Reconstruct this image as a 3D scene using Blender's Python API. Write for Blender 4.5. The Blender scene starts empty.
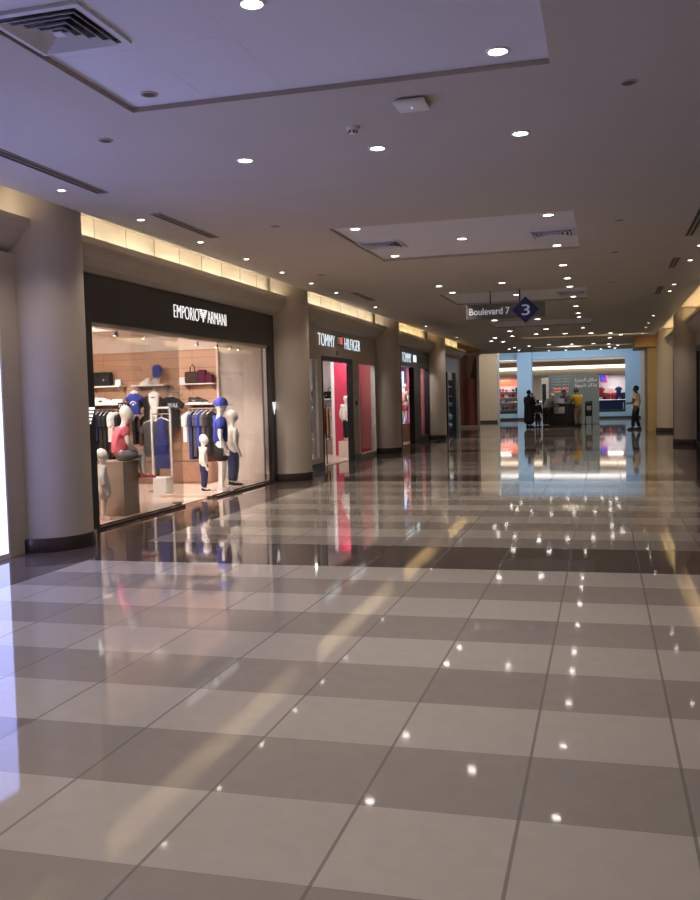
import bpy, bmesh, math, random
from mathutils import Vector, Matrix
PI = math.pi
LAMP = 54
rnd = random.Random(5)
S = bpy.context.scene
COL = S.collection

# ------------------------------------------------------------------ materials
def nd(nt, t, **kw):
    n = nt.nodes.new(t)
    for k, v in kw.items(): setattr(n, k, v)
    return n

def pbr(name, col, rough=.5, metal=0, var=.06, scale=6, emit=None, es=0, spec=.5):
    m = bpy.data.materials.new(name); m.use_nodes = True
    nt = m.node_tree; b = nt.nodes['Principled BSDF']
    b.inputs['Roughness'].default_value = rough
    b.inputs['Metallic'].default_value = metal
    b.inputs['Specular IOR Level'].default_value = spec
    tc = nd(nt, 'ShaderNodeTexCoord'); nz = nd(nt, 'ShaderNodeTexNoise')
    nz.inputs['Scale'].default_value = scale; nz.inputs['Detail'].default_value = 3
    nt.links.new(tc.outputs['Object'], nz.inputs['Vector'])
    r = nd(nt, 'ShaderNodeValToRGB')
    c = col
    r.color_ramp.elements[0].color = (*[max(0, x*(1-var)) for x in c], 1)
    r.color_ramp.elements[1].color = (*[min(1, x*(1+var)) for x in c], 1)
    r.color_ramp.elements[0].position = .3; r.color_ramp.elements[1].position = .7
    nt.links.new(nz.outputs['Fac'], r.inputs['Fac'])
    nt.links.new(r.outputs['Color'], b.inputs['Base Color'])
    if emit:
        b.inputs['Emission Color'].default_value = (*emit, 1)
        b.inputs['Emission Strength'].default_value = es
    return m

def glassy(name, tint=(.96, .97, .97), refl=.12, rough=.02):
    m = bpy.data.materials.new(name); m.use_nodes = True
    nt = m.node_tree; nt.nodes.remove(nt.nodes['Principled BSDF'])
    out = nt.nodes['Material Output']
    t = nd(nt, 'ShaderNodeBsdfTransparent'); t.inputs[0].default_value = (*tint, 1)
    g = nd(nt, 'ShaderNodeBsdfGlossy'); g.inputs['Roughness'].default_value = rough
    f = nd(nt, 'ShaderNodeLayerWeight'); f.inputs['Blend'].default_value = .12
    mul = nd(nt, 'ShaderNodeMath', operation='MULTIPLY'); mul.inputs[1].default_value = refl*4
    mul.use_clamp = True
    mx = nd(nt, 'ShaderNodeMixShader')
    nt.links.new(f.outputs[0], mul.inputs[0]); nt.links.new(mul.outputs[0], mx.inputs[0])
    nt.links.new(t.outputs[0], mx.inputs[1]); nt.links.new(g.outputs[0], mx.inputs[2])
    nt.links.new(mx.outputs[0], out.inputs[0])
    return m

def floor_material():
    m = bpy.data.materials.new('polished_floor_tiles'); m.use_nodes = True
    nt = m.node_tree; b = nt.nodes['Principled BSDF']; L = nt.links.new
    geo = nd(nt, 'ShaderNodeTexCoord'); sx = nd(nt, 'ShaderNodeSeparateXYZ')
    L(geo.outputs['Object'], sx.inputs[0])
    def M(op, a, bb=None, c=None):
        n = nd(nt, 'ShaderNodeMath', operation=op)
        for i, v in enumerate((a, bb, c)):
            if v is None: continue
            if isinstance(v, (int, float)): n.inputs[i].default_value = v
            else: L(v, n.inputs[i])
        return n.outputs[0]
    X, Y = sx.outputs['X'], sx.outputs['Y']
    u = M('DIVIDE', M('ADD', X, .31+60), .6); v = M('DIVIDE', M('ADD', Y, -2.7+60), .6)
    ui = M('FLOOR', u); vi = M('FLOOR', v)
    fu = M('FRACT', u); fv = M('FRACT', v)
    par = M('MODULO', vi, 2.0)                       # 1 on darker rows
    bandf = M('FLOORED_MODULO', M('ADD', Y, -8.1), 8.4)
    band = M('LESS_THAN', bandf, 1.2)
    bord = M('MAXIMUM', M('LESS_THAN', X, -4.95), M('GREATER_THAN', X, 1.45))
    brown = M('MAXIMUM', band, bord)
    cb = nd(nt, 'ShaderNodeCombineXYZ'); L(ui, cb.inputs[0]); L(vi, cb.inputs[1])
    wn = nd(nt, 'ShaderNodeTexWhiteNoise', noise_dimensions='2D'); L(cb.outputs[0], wn.inputs['Vector'])
    nz = nd(nt, 'ShaderNodeTexNoise'); nz.inputs['Scale'].default_value = 9; nz.inputs['Detail'].default_value = 6
    L(geo.outputs['Object'], nz.inputs['Vector'])
    def mix(f, a, c):
        n = nd(nt, 'ShaderNodeMix', data_type='RGBA')
        if isinstance(f, (int, float)): n.inputs[0].default_value = f
        else: L(f, n.inputs[0])
        for i, v_ in ((6, a), (7, c)):
            if isinstance(v_, tuple): n.inputs[i].default_value = (*v_, 1)
            else: L(v_, n.inputs[i])
        return n.outputs[2]
    tile = mix(par, (.45, .405, .365), (.31, .272, .245))
    # one replaced, darker tile
    odd = M('MULTIPLY', M('COMPARE', ui, 95.0, .1), M('COMPARE', vi, 101.0, .1))
    tile = mix(odd, tile, (.20, .175, .16))
    tile = mix(brown, tile, (.115, .088, .08))
    lines_b = M('MULTIPLY', brown, M('LESS_THAN', fv, .5))
    tile = mix(M('MULTIPLY', lines_b, .25), tile, (.06, .045, .04))
    tone = M('ADD', M('MULTIPLY', wn.outputs['Value'], .10), .90)
    tone = M('MULTIPLY', tone, M('ADD', M('MULTIPLY', nz.outputs['Fac'], .16), .94))
    hs = nd(nt, 'ShaderNodeHueSaturation'); L(tile, hs.inputs['Color']); L(tone, hs.inputs['Value'])
    gu = M('MAXIMUM', M('LESS_THAN', fu, .011), M('GREATER_THAN', fu, .989))
    gv = M('MAXIMUM', M('LESS_THAN', fv, .0022), M('GREATER_THAN', fv, .9978))
    col = mix(M('MULTIPLY', gv, .6), hs.outputs[0], (.12, .10, .09))
    col = mix(M('MULTIPLY', gu, .75), col, (.17, .148, .132))
    L(col, b.inputs['Base Color'])
    n2 = nd(nt, 'ShaderNodeTexNoise'); n2.inputs['Scale'].default_value = 1.3; L(geo.outputs['Object'], n2.inputs['Vector'])
    L(M('ADD', M('MULTIPLY', n2.outputs['Fac'], .04), M('ADD', .022, M('MULTIPLY', gu, .12))), b.inputs['Roughness'])
    b.inputs['IOR'].default_value = 1.5; b.inputs['Specular IOR Level'].default_value = .36
    bp = nd(nt, 'ShaderNodeBump'); bp.inputs['Strength'].default_value = .02; bp.inputs['Distance'].default_value = .01
    n3 = nd(nt, 'ShaderNodeTexNoise'); n3.inputs['Scale'].default_value = 5; L(geo.outputs['Object'], n3.inputs['Vector'])
    L(n3.outputs['Fac'], bp.inputs['Height']); L(bp.outputs[0], b.inputs['Normal'])
    return m

def slat_material():
    m = pbr('orange_slat_panel', (.64, .38, .25), .45, var=.05, scale=2)
    nt = m.node_tree; b = nt.nodes['Principled BSDF']
    br = nd(nt, 'ShaderNodeTexBrick'); br.inputs['Scale'].default_value = 1
    br.offset = 0; br.inputs['Brick Width'].default_value = .95; br.inputs['Row Height'].default_value = .2
    br.inputs['Mortar Size'].default_value = .006
    br.inputs['Color1'].default_value = (.64, .38, .25, 1); br.inputs['Color2'].default_value = (.60, .355, .23, 1)
    br.inputs['Mortar'].default_value = (.42, .24, .15, 1)
    tc = [n for n in nt.nodes if n.type == 'TEX_COORD'][0]
    sx = nd(nt, 'ShaderNodeSeparateXYZ'); cx = nd(nt, 'ShaderNodeCombineXYZ')
    nt.links.new(tc.outputs['Object'], sx.inputs[0])
    nt.links.new(sx.outputs['X'], cx.inputs[0]); nt.links.new(sx.outputs['Z'], cx.inputs[1])
    nt.links.new(cx.outputs[0], br.inputs['Vector']); nt.links.new(br.outputs['Color'], b.inputs['Base Color'])
    return m

def poster_material():
    # a printed advert: warm dark fabric folds over a red-brown ground
    m = pbr('poster_print', (.2, .06, .04), .25)
    nt = m.node_tree; b = nt.nodes['Principled BSDF']
    tc = [n for n in nt.nodes if n.type == 'TEX_COORD'][0]
    w = nd(nt, 'ShaderNodeTexWave', wave_type='BANDS', bands_direction='X')
    w.inputs['Scale'].default_value = .55; w.inputs['Distortion'].default_value = 5; w.inputs['Detail'].default_value = 2
    w.inputs['Detail Scale'].default_value = .6
    r = nd(nt, 'ShaderNodeValToRGB'); e = r.color_ramp.elements
    e[0].color = (.16, .05, .037, 1); e[1].color = (.36, .13, .085, 1); e[0].position = .15
    nt.links.new(tc.outputs['Object'], w.inputs['Vector']); nt.links.new(w.outputs['Fac'], r.inputs['Fac'])
    nt.links.new(r.outputs['Color'], b.inputs['Base Color'])
    return m

M = {}
M['floor'] = floor_material()
M['ceil'] = pbr('ceiling_paint', (.52, .49, .46), .8, var=.02, scale=2)
M['panel'] = pbr('ceiling_panel', (.70, .71, .80), .7, var=.02, scale=2)
M['edge'] = pbr('ceiling_trim', (.45, .38, .33), .7)
M['wall'] = pbr('beige_wall_paint', (.50, .44, .385), .6, var=.03, scale=3)
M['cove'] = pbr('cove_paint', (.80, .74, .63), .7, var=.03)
M['stone'] = pbr('brown_granite', (.055, .038, .034), .2, var=.3, scale=60)
M['black'] = pbr('charcoal_cladding', (.028, .027, .031), .35, var=.1)
M['blackm'] = pbr('black_metal', (.012, .012, .013), .4)
M['white'] = pbr('white_plastic', (.75, .74, .73), .4, var=.03)
M['manq'] = pbr('mannequin_white', (.86, .79, .74), .35, var=.02)
M['cream'] = pbr('cream_paint', (.74, .62, .53), .6, var=.03)
M['pale'] = pbr('pale_panel', (.70, .60, .54), .4, var=.03, scale=2)
M['slat'] = slat_material()
M['shopfloor'] = pbr('pink_beige_shop_floor', (.62, .46, .38), .25, var=.05, scale=3)
M['plinth'] = pbr('taupe_lacquer', (.36, .27, .21), .35, var=.04)
M['wood'] = pbr('brown_wood', (.26, .14, .095), .4, var=.12, scale=9)
M['chrome'] = pbr('brushed_steel', (.62, .60, .58), .25, 1)
M['letters'] = pbr('lit_letters', (.9, .9, .9), .4, emit=(1, .97, .95), es=.7)
M['letters2'] = pbr('lit_blue_white_letters', (.9, .9, .9), .4, emit=(.75, .9, 1), es=.7)
M['wtext'] = pbr('white_print', (.85, .85, .85), .5)
M['lens'] = pbr('lamp_lens', (1, 1, 1), .5, emit=(1, .94, .87), es=9)
M['spotlens'] = pbr('spot_lens', (1, 1, 1), .5, emit=(1, .90, .78), es=9)
M['offlens'] = pbr('dark_lens', (.07, .06, .055), .4)
M['strip'] = pbr('led_strip', (1, .9, .7), .5, emit=(1, .87, .66), es=15)
M['stripy'] = pbr('led_strip_yellow', (1, .85, .5), .5, emit=(1, .76, .40), es=16)
M['screen'] = pbr('screen_face', (.1, .1, .12), .3, emit=(.40, .44, 1.0), es=2.2)
M['glass'] = glassy('shop_glass')
M['railglass'] = glassy('railing_glass', (.8, .87, .9), .12)
M['darkglass'] = pbr('dark_shop_glass', (.012, .011, .010), .06)
M['crimson'] = pbr('crimson_panel', (.50, .025, .075), .5, var=.05)
M['rose'] = pbr('rose_window_film', (.52, .10, .12), .25, var=.06)
M['blue'] = pbr('pale_blue_paint', (.36, .54, .72), .6, var=.04, scale=1)
M['teal'] = pbr('grey_teal_hoarding', (.16, .215, .235), .5, var=.04, scale=1)
M['navysign'] = pbr('navy_sign', (.02, .03, .16), .4)
M['greysign'] = pbr('grey_sign', (.17, .165, .18), .4); M['palesign'] = pbr('pale_grey_sign', (.34, .32, .30), .5)
M['signtext'] = pbr('pale_blue_print', (.62, .68, .9), .5, emit=(.6, .68, 1), es=.12); M['glowtext'] = pbr('glow_sign_print', (.85, .86, .92), .5, emit=(.85, .88, 1), es=.16)  # slight emission added so the hanging sign's print looks brighter
M['ochre'] = pbr('ochre_beam', (.42, .22, .06), .55, var=.12, scale=3)
M['yellowcol'] = pbr('sand_pier', (.52, .38, .18), .6, var=.04)
M['poster'] = poster_material()
M['skin'] = pbr('brown_skin', (.14, .07, .045), .5)
M['skinlight'] = pbr('tan_skin', (.42, .25, .17), .5)
M['hair'] = pbr('black_hair', (.012, .010, .010), .6, var=.3, scale=60)
def cloth(n, c): M[n] = pbr(n, c, .85, var=.12, scale=14); return M[n]
for n, c in dict(royal=(.035, .052, .34), deepblue=(.022, .032, .19), navy=(.02, .026, .10), jet=(.014, .013, .015), charcoal=(.05, .045, .05),
                 coral=(.85, .17, .22), offwhite=(.82, .77, .73), greycloth=(.24, .23, .235), mustard=(.60, .36, .03),
                 khaki=(.27, .215, .165), plum=(.13, .015, .05), tan=(.42, .25, .15), orange=(.62, .22, .05),
                 pink=(.78, .42, .40), red=(.55, .05, .05), sand=(.55, .42, .32), olive=(.10, .085, .07),
                 skyblue=(.25, .40, .68), brownc=(.065, .04, .033), blush=(.80, .55, .55)).items(): cloth(n, c)
M['shirtwhite'] = cloth('shirtwhite', (.78, .70, .60))
M['bluescreen'] = pbr('blue_display_panel', (.3, .4, .8), .4, emit=(.36, .44, .98), es=1.0)
M['whitewall'] = pbr('white_shop_wall', (.80, .78, .80), .6)
M['orangesign'] = pbr('orange_lightbox', (.8, .2, .1), .5, emit=(1, .22, .12), es=.7)
M['bluesq'] = pbr('blue_lightbox', (.03, .04, .5), .5, emit=(.05, .07, .8), es=.6)
M['redsq'] = pbr('red_lightbox', (.7, .08, .1), .5, emit=(.9, .12, .14), es=.5)
M['farstrip'] = pbr('far_led_strip', (1, .9, .7), .5, emit=(1, .82, .58), es=1.5)
M['farstripw'] = pbr('far_led_strip_white', (1, 1, 1), .5, emit=(1, .95, .9), es=1.6)

# ------------------------------------------------------------------ mesh helpers
class MB:
    def __init__(s): s.bm = bmesh.new()
    def box(s, x0, x1, y0, y1, z0, z1, bev=0):
        r = bmesh.ops.create_cube(s.bm, size=1)
        for v in r['verts']:
            v.co = Vector(((x0+x1)/2+v.co.x*(x1-x0), (y0+y1)/2+v.co.y*(y1-y0), (z0+z1)/2+v.co.z*(z1-z0)))
        if bev:
            es = {e for v in r['verts'] for e in v.link_edges}
            bmesh.ops.bevel(s.bm, geom=list(es), offset=bev, segments=2, affect='EDGES', profile=.5)
        return s
    def tube(s, pts, r, seg=10, cap=True):
        pts = [Vector(p) for p in pts]; rs = r if isinstance(r, (list, tuple)) else [r]*len(pts)
        rings = []
        for i, p in enumerate(pts):
            a = pts[max(i-1, 0)]; b = pts[min(i+1, len(pts)-1)]
            d = (b-a).normalized()
            up = Vector((0, 0, 1)) if abs(d.z) < .9 else Vector((1, 0, 0))
            n = d.cross(up).normalized(); t = n.cross(d)
            rings.append([s.bm.verts.new(p+(n*math.cos(k*2*PI/seg)+t*math.sin(k*2*PI/seg))*rs[i]) for k in range(seg)])
        for A, B in zip(rings, rings[1:]):
            for k in range(seg): s.bm.faces.new((A[k], A[(k+1) % seg], B[(k+1) % seg], B[k]))
        if cap: s.bm.faces.new(rings[0][::-1]); s.bm.faces.new(rings[-1])
        return s
    def lathe(s, prof, c=(0, 0, 0), seg=32, a0=0, a1=2*PI):
        c = Vector(c); full = abs(a1-a0-2*PI) < 1e-6; n = seg if full else seg+1
        rings = []
        for r, z in prof:
            if r < 1e-6: rings.append([s.bm.verts.new(c+Vector((0, 0, z)))])
            else: rings.append([s.bm.verts.new(c+Vector((r*math.cos(a0+(a1-a0)*k/seg), r*math.sin(a0+(a1-a0)*k/seg), z))) for k in range(n)])
        for A, B in zip(rings, rings[1:]):
            for k in range(seg if full else seg):
                k2 = (k+1) % n
                if len(A) == 1 and len(B) == 1: continue
                if len(A) == 1: s.bm.faces.new((A[0], B[k2], B[k]))
                elif len(B) == 1: s.bm.faces.new((A[k], A[k2], B[0]))
                else: s.bm.faces.new((A[k], A[k2], B[k2], B[k]))
        return s
    def prism(s, poly, axis, a, b, bev=0):
        # poly in the other two axes in order; axis 'x','y','z'
        def P(u, v, w): return {'x': (w, u, v), 'y': (u, w, v), 'z': (u, v, w)}[axis]
        A = [s.bm.verts.new(P(u, v, a)) for u, v in poly]; B = [s.bm.verts.new(P(u, v, b)) for u, v in poly]
        n = len(poly); fs = [s.bm.faces.new(A), s.bm.faces.new(B[::-1])]
        for k in range(n): fs.append(s.bm.faces.new((A[k], B[k], B[(k+1) % n], A[(k+1) % n])))
        bmesh.ops.recalc_face_normals(s.bm, faces=fs)
        if bev:
            es = {e for f in fs[:2] for e in f.edges}
            bmesh.ops.bevel(s.bm, geom=list(es), offset=bev, segments=2, affect='EDGES', profile=.5)
        return s
    def ell(s, c, r, seg=16, rings=10):
        r = (r, r, r) if isinstance(r, (int, float)) else r
        q = bmesh.ops.create_uvsphere(s.bm, u_segments=seg, v_segments=rings, radius=1)
        for v in q['verts']: v.co = Vector((c[0]+v.co.x*r[0], c[1]+v.co.y*r[1], c[2]+v.co.z*r[2]))
        return s
    def quad(s, *p):
        s.bm.faces.new([s.bm.verts.new(q) for q in p]); return s
    def add(s, me, mat=None):
        t = bmesh.new(); t.from_mesh(me)
        if mat: t.transform(mat)
        tmp = bpy.data.meshes.new('t'); t.to_mesh(tmp); t.free(); s.bm.from_mesh(tmp); bpy.data.meshes.remove(tmp); return s

def obj(name, mb, mat, parent=None, world=False, smooth=False, fix=True):
    bm = mb.bm if isinstance(mb, MB) else mb
    if fix: bmesh.ops.recalc_face_normals(bm, faces=bm.faces)
    if world and parent is not None:
        p = parent; off = Vector((0, 0, 0))
        while p is not None: off += p.location; p = p.parent
        bmesh.ops.translate(bm, verts=bm.verts, vec=-off)
    if smooth:
        for f in bm.faces: f.smooth = True
        for e in bm.edges:
            if len(e.link_faces) == 2 and e.calc_face_angle(0) > .7: e.smooth = False
    me = bpy.data.meshes.new(name); bm.to_mesh(me); bm.free()
    for m in (mat if isinstance(mat, (list, tuple)) else [mat]): me.materials.append(m)
    o = bpy.data.objects.new(name, me); COL.objects.link(o); o.parent = parent
    return o

def thing(name, label, cat, loc=(0, 0, 0), rz=0, group=None):
    o = bpy.data.objects.new(name, None); COL.objects.link(o); o.empty_display_size = .1
    o.location = loc; o.rotation_euler = (0, 0, rz); o['label'] = label; o['category'] = cat
    if group: o['group'] = group
    return o
def tag(o, label, cat, group=None, kind=None):
    o['label'] = label; o['category'] = cat
    if group: o['group'] = group
    if kind: o['kind'] = kind
    return o
def struct(name, mb, mat, **kw):
    o = obj(name, mb, mat, **kw); o['kind'] = 'structure'; return o
def single(name, mb, mat, label, cat, loc, group=None, smooth=False):
    """one-mesh thing; mesh built in world space, origin moved to loc"""
    bm = mb.bm; bmesh.ops.translate(bm, verts=bm.verts, vec=-Vector(loc))
    o = obj(name, mb, mat, smooth=smooth); o.location = loc
    return tag(o, label, cat, group)
def dup(root, loc, label=None, group=None, rz=None):
    r = root.copy(); COL.objects.link(r); r.location = loc
    if rz is not None: r.rotation_euler = (0, 0, rz)
    if label: r['label'] = label
    if group: r['group'] = group
    for ch in list(root.children):
        c = ch.copy(); COL.objects.link(c); c.parent = r
        for g in ch.children:
            d = g.copy(); COL.objects.link(d); d.parent = c
    return r

def text_mb(s, w, h, depth, plane, origin, off=0):
    """text scaled into w x h, centred at origin; plane 'x+': on a wall facing +x, 'y-': on a wall facing -y"""
    cu = bpy.data.curves.new('t', 'FONT'); cu.body = s; cu.extrude = .05; cu.offset = off; cu.align_x = 'CENTER'
    o = bpy.data.objects.new('t', cu); COL.objects.link(o)
    dg = bpy.context.evaluated_depsgraph_get(); me = bpy.data.meshes.new_from_object(o.evaluated_get(dg))
    bpy.data.objects.remove(o); bpy.data.curves.remove(cu)
    mb = MB(); mb.bm.from_mesh(me); bpy.data.meshes.remove(me)
    vs = mb.bm.verts
    if not len(vs): return mb
    x0 = min(v.co.x for v in vs); x1 = max(v.co.x for v in vs); y0 = min(v.co.y for v in vs); y1 = max(v.co.y for v in vs)
    O = Vector(origin)
    for v in vs:
        a = ((v.co.x-x0)/(x1-x0)-.5)*w; b_ = ((v.co.y-y0)/(y1-y0)-.5)*h; d = v.co.z/.05*depth/2
        v.co = O+(Vector((d, a, b_)) if plane == 'x+' else Vector((a, -d, b_)))
    return mb

def skin_mesh(chains, sub=1):
    vs, ed, rad, idx = [], [], [], {}
    for ch in chains:
        prev = None
        for p, r in ch:
            k = tuple(round(c, 4) for c in p)
            if k not in idx: idx[k] = len(vs); vs.append(p); rad.append(r)
            i = idx[k]
            if prev is not None and (prev, i) not in ed and prev != i: ed.append((prev, i))
            prev = i
    me = bpy.data.meshes.new('sk'); me.from_pydata(vs, ed, [])
    o = bpy.data.objects.new('sk', me); COL.objects.link(o)
    o.modifiers.new('skin', 'SKIN').use_smooth_shade = True
    sv = me.skin_vertices[0].data
    for i, r in enumerate(rad): sv[i].radius = (r, r) if isinstance(r, (int, float)) else r; sv[i].use_root = (i == 0)
    m = o.modifiers.new('sub', 'SUBSURF'); m.levels = sub; m.render_levels = sub
    dg = bpy.context.evaluated_depsgraph_get(); out = bpy.data.meshes.new_from_object(o.evaluated_get(dg))
    bpy.data.objects.remove(o); bpy.data.meshes.remove(me)
    return out

STAND = dict(pelvis=(0, 0, .52), waist=(0, 0, .61), chest=(0, 0, .71), nb=(0, -.005, .80), neck=(0, 0, .845),
             h1=(0, .012, .885), h2=(0, .014, .93), h3=(0, .008, .965))
for s_, n in ((-1, 'L'), (1, 'R')):
    STAND.update({'sh'+n: (s_*.105, 0, .785), 'el'+n: (s_*.135, -.015, .62), 'wr'+n: (s_*.14, .03, .475), 'pa'+n: (s_*.138, .045, .435),
                  'hip'+n: (s_*.05, 0, .485), 'kn'+n: (s_*.055, .012, .275), 'an'+n: (s_*.055, -.012, .05), 'toe'+n: (s_*.06, .085, .02)})
RAD = dict(pelvis=.072, waist=.064, chest=.078, nb=.045, neck=.03, h1=.042, h2=.058, h3=.04, sh=.038, el=.028, wr=.019, pa=.02,
           hip=.06, kn=.040, an=.025, toe=.02)

class Fig:
    """a body in local space (front +Y), joints in fractions of height"""
    def __init__(s, root, h, over=None, head=1.0, mat=None, faced=True, shod=None):
        J = dict(STAND); J.update(over or {}); s.h = h; s.root = root
        nk = Vector(J['neck'])
        for k in ('h1', 'h2', 'h3'): J[k] = tuple(nk+(Vector(J[k])-nk)*head)
        s.J = {k: Vector(v)*h for k, v in J.items()}
        s.head = head
        R = lambda k: RAD[k.rstrip('LR') if k[:2] in ('sh', 'el', 'wr', 'pa', 'hi', 'kn', 'an', 'to') else k]*h*(head if k in ('h1', 'h2', 'h3') else 1)
        s.R = R
        C = lambda *ks: [(tuple(s.J[k]), R(k)) for k in ks]
        ch = [C('pelvis', 'waist', 'chest', 'nb', 'neck', 'h1', 'h2', 'h3')]
        for n in 'LR':
            ch += [C('chest', 'sh'+n, 'el'+n, 'wr'+n, 'pa'+n), C('pelvis', 'hip'+n, 'kn'+n, 'an'+n, 'toe'+n)]
        me = skin_mesh(ch, 2); mb = MB(); mb.bm.from_mesh(me); bpy.data.meshes.remove(me)
        for n, sg in (('L', -1), ('R', 1)):
            w = s.J['wr'+n]; p = s.J['pa'+n]; d = (p-w).normalized()
            side = d.cross(Vector((0, 0, 1)) if abs(d.z) < .8 else Vector((1, 0, 0))).normalized(); nrm = side.cross(d)
            for i, l in enumerate((.040, .047, .044, .034)):
                b = p+side*(i-1.5)*.0095*h; 
                mb.tube([b-d*.008*h, b+d*l*.45*h+nrm*.003*h, b+d*l*.85*h+nrm*.010*h, b+d*l*h+nrm*.016*h], [.0062*h, .0058*h, .005*h, .003*h], 6)
            b = w.lerp(p, .5)-side*.013*h
            mb.tube([b, b-side*.012*h+d*.012*h+nrm*.004*h, b-side*.014*h+d*.034*h+nrm*.008*h], [.007*h, .0065*h, .004*h], 6)
        hc = s.J['h2']; k = h*head; f = (s.J['h2']-s.J['neck']).cross(Vector((-1, 0, 0))).normalized()
        if f.y < 0: f = -f
        upv = (s.J['h3']-s.J['h1']).normalized(); sv = f.cross(upv).normalized()
        s.f, s.up, s.sv = f, upv, sv
        kk = (.048, .058, .066) if faced else (.058, .064, .072)
        q = MB(); q.ell((0, 0, 0), (kk[0]*k, kk[1]*k, kk[2]*k), 20, 14)
        mt4 = Matrix((sv, f, upv)).transposed().to_4x4(); mt4.translation = hc+upv*(.004 if faced else .012)*k
        tm = bpy.data.meshes.new('t'); q.bm.to_mesh(tm); q.bm.free(); mb.add(tm, mt4); bpy.data.meshes.remove(tm)
        if faced:
            nz = hc+f*.060*k-upv*.004*k
            mb.ell(nz, (.008*k, .012*k, .014*k), 8, 6)
            for q in (-1, 1): mb.ell(hc+sv*q*.055*k-f*.006*k, (.006*k, .012*k, .017*k), 8, 6)
            mb.ell(hc+f*.052*k-upv*.026*k, (.017*k, .008*k, .006*k), 8, 6)
        s.body = obj('body', mb, mat, root, smooth=True)
        if faced:
            e = MB()
            for q in (-1, 1): e.ell(hc+f*.052*k+sv*q*.021*k+upv*.008*k, .007*k, 8, 6)
            obj('eyes', e, M['blackm'], root)
    def wear(s, name, mat, chains, sub=2, parent=None):
        """chains: lists of (joint or (jointA, jointB, t), radius factor, extra)"""
        out = []
        for ch in chains:
            c = []
            for k, r in ch:
                if isinstance(k, tuple): p = s.J[k[0]].lerp(s.J[k[1]], k[2])
                else: p = s.J[k]
                c.append((tuple(p), r*s.h))
            out.append(c)
        me = skin_mesh(out, sub); mb = MB(); mb.bm.from_mesh(me); bpy.data.meshes.remove(me)
        return obj(name, mb, mat, parent or s.root, smooth=True)
    def shirt(s, mat, name='shirt', sleeve=.55, low=-.1, long=False, k=1.0):
        lo = ('pelvis', 'waist', low)
        ch = [[(lo, .088*k), ('waist', .080*k), ('chest', .093*k), (('chest', 'nb', .75), .062*k)]]
        for n in 'LR':
            a = [('chest', .093*k), ('sh'+n, .052*k)]
            if long: a += [('el'+n, .041*k), (('el'+n, 'wr'+n, .9), .030*k)]
            elif sleeve: a += [(('sh'+n, 'el'+n, sleeve), .046*k)]
            ch.append(a)
        return s.wear(name, mat, ch)
    def trousers(s, mat, name='trousers', to=.95, shorts=False, k=1.0):
        ch = [[(('pelvis', 'waist', .45), .078*k), ('pelvis', .084*k)]]
        for n in 'LR':
            a = [('pelvis', .084*k), ('hip'+n, .070*k)]
            a += [(('hip'+n, 'kn'+n, .8), .058*k)] if shorts else [('kn'+n, .052*k), (('kn'+n, 'an'+n, to), .040*k)]
            ch.append(a)
        return s.wear(name, mat, ch)
    def hair(s, mat, name='hair', cap=True, drop=.0):
        k = s.h*s.head; c = s.J['h2']-s.f*.010*k+s.up*.014*k
        mb = MB(); mb.ell(c, (.062*k, .068*k, .066*k), 20, 14)
        # keep the crown and the back
        kill = [v for v in mb.bm.verts if (v.co-c).dot(s.f) > .02*k and (v.co-c).dot(s.up) < .018*k]
        bmesh.ops.delete(mb.bm, geom=kill, context='VERTS')
        kill = [v for v in mb.bm.verts if (v.co-c).dot(s.up) < -.048*k]
        bmesh.ops.delete(mb.bm, geom=kill, context='VERTS')
        o = obj(name, mb, mat, s.root, smooth=True)
        md = o.modifiers.new('thick', 'SOLIDIFY'); md.thickness = .006*k; return o
    def shoes(s, mat, sole=None, name='shoe'):
        for n in 'LR':
            a, t = s.J['an'+n], s.J['toe'+n]; d = Vector((t.x-a.x, t.y-a.y, 0)).normalized(); q = Vector((-d.y, d.x, 0)); h = s.h
            z0 = min(a.z-.05*h, t.z-.02*h)
            base = Vector((a.x, a.y, z0))
            mb = MB(); rings = []
            for u, w, hh in ((-.035, .018, .055), (-.02, .027, .06), (.01, .027, .06), (.05, .030, .045), (.09, .031, .036), (.115, .024, .026), (.128, .008, .018)):
                rings.append([mb.bm.verts.new(base+d*u*h+q*math.cos(an)*w*h+Vector((0, 0, (.006 if math.sin(an) < -.2 else .006+hh*(math.sin(an)+.2)/1.2)*h))) for an in [i*PI/5 for i in range(10)]])
            for A, B in zip(rings, rings[1:]):
                for i in range(10): mb.bm.faces.new((A[i], A[(i+1) % 10], B[(i+1) % 10], B[i]))
            mb.bm.faces.new(rings[0]); mb.bm.faces.new(rings[-1][::-1])
            o = obj(name, mb, mat, s.root, smooth=True)
            sl = MB(); poly = [(-.04, -.02), (-.02, -.03), (.05, -.033), (.10, -.034), (.132, -.012), (.132, .012), (.10, .034), (.05, .033), (-.02, .03), (-.04, .02)]
            pts = [base+d*u*h+q*w*h for u, w in poly]
            sl.prism([(p.x, p.y) for p in pts], 'z', z0, z0+.012*h)
            obj('sole', sl, sole or mat, o)
# ------------------------------------------------------------------ SETTING
CZ = 3.60          # ceiling height
LW, RW = -6.0, 2.5  # shopfront planes
m = MB(); m.quad((-16, -7, 0), (9, -7, 0), (9, 70, 0), (-16, 70, 0)); struct('floor', m, M['floor'])

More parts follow.
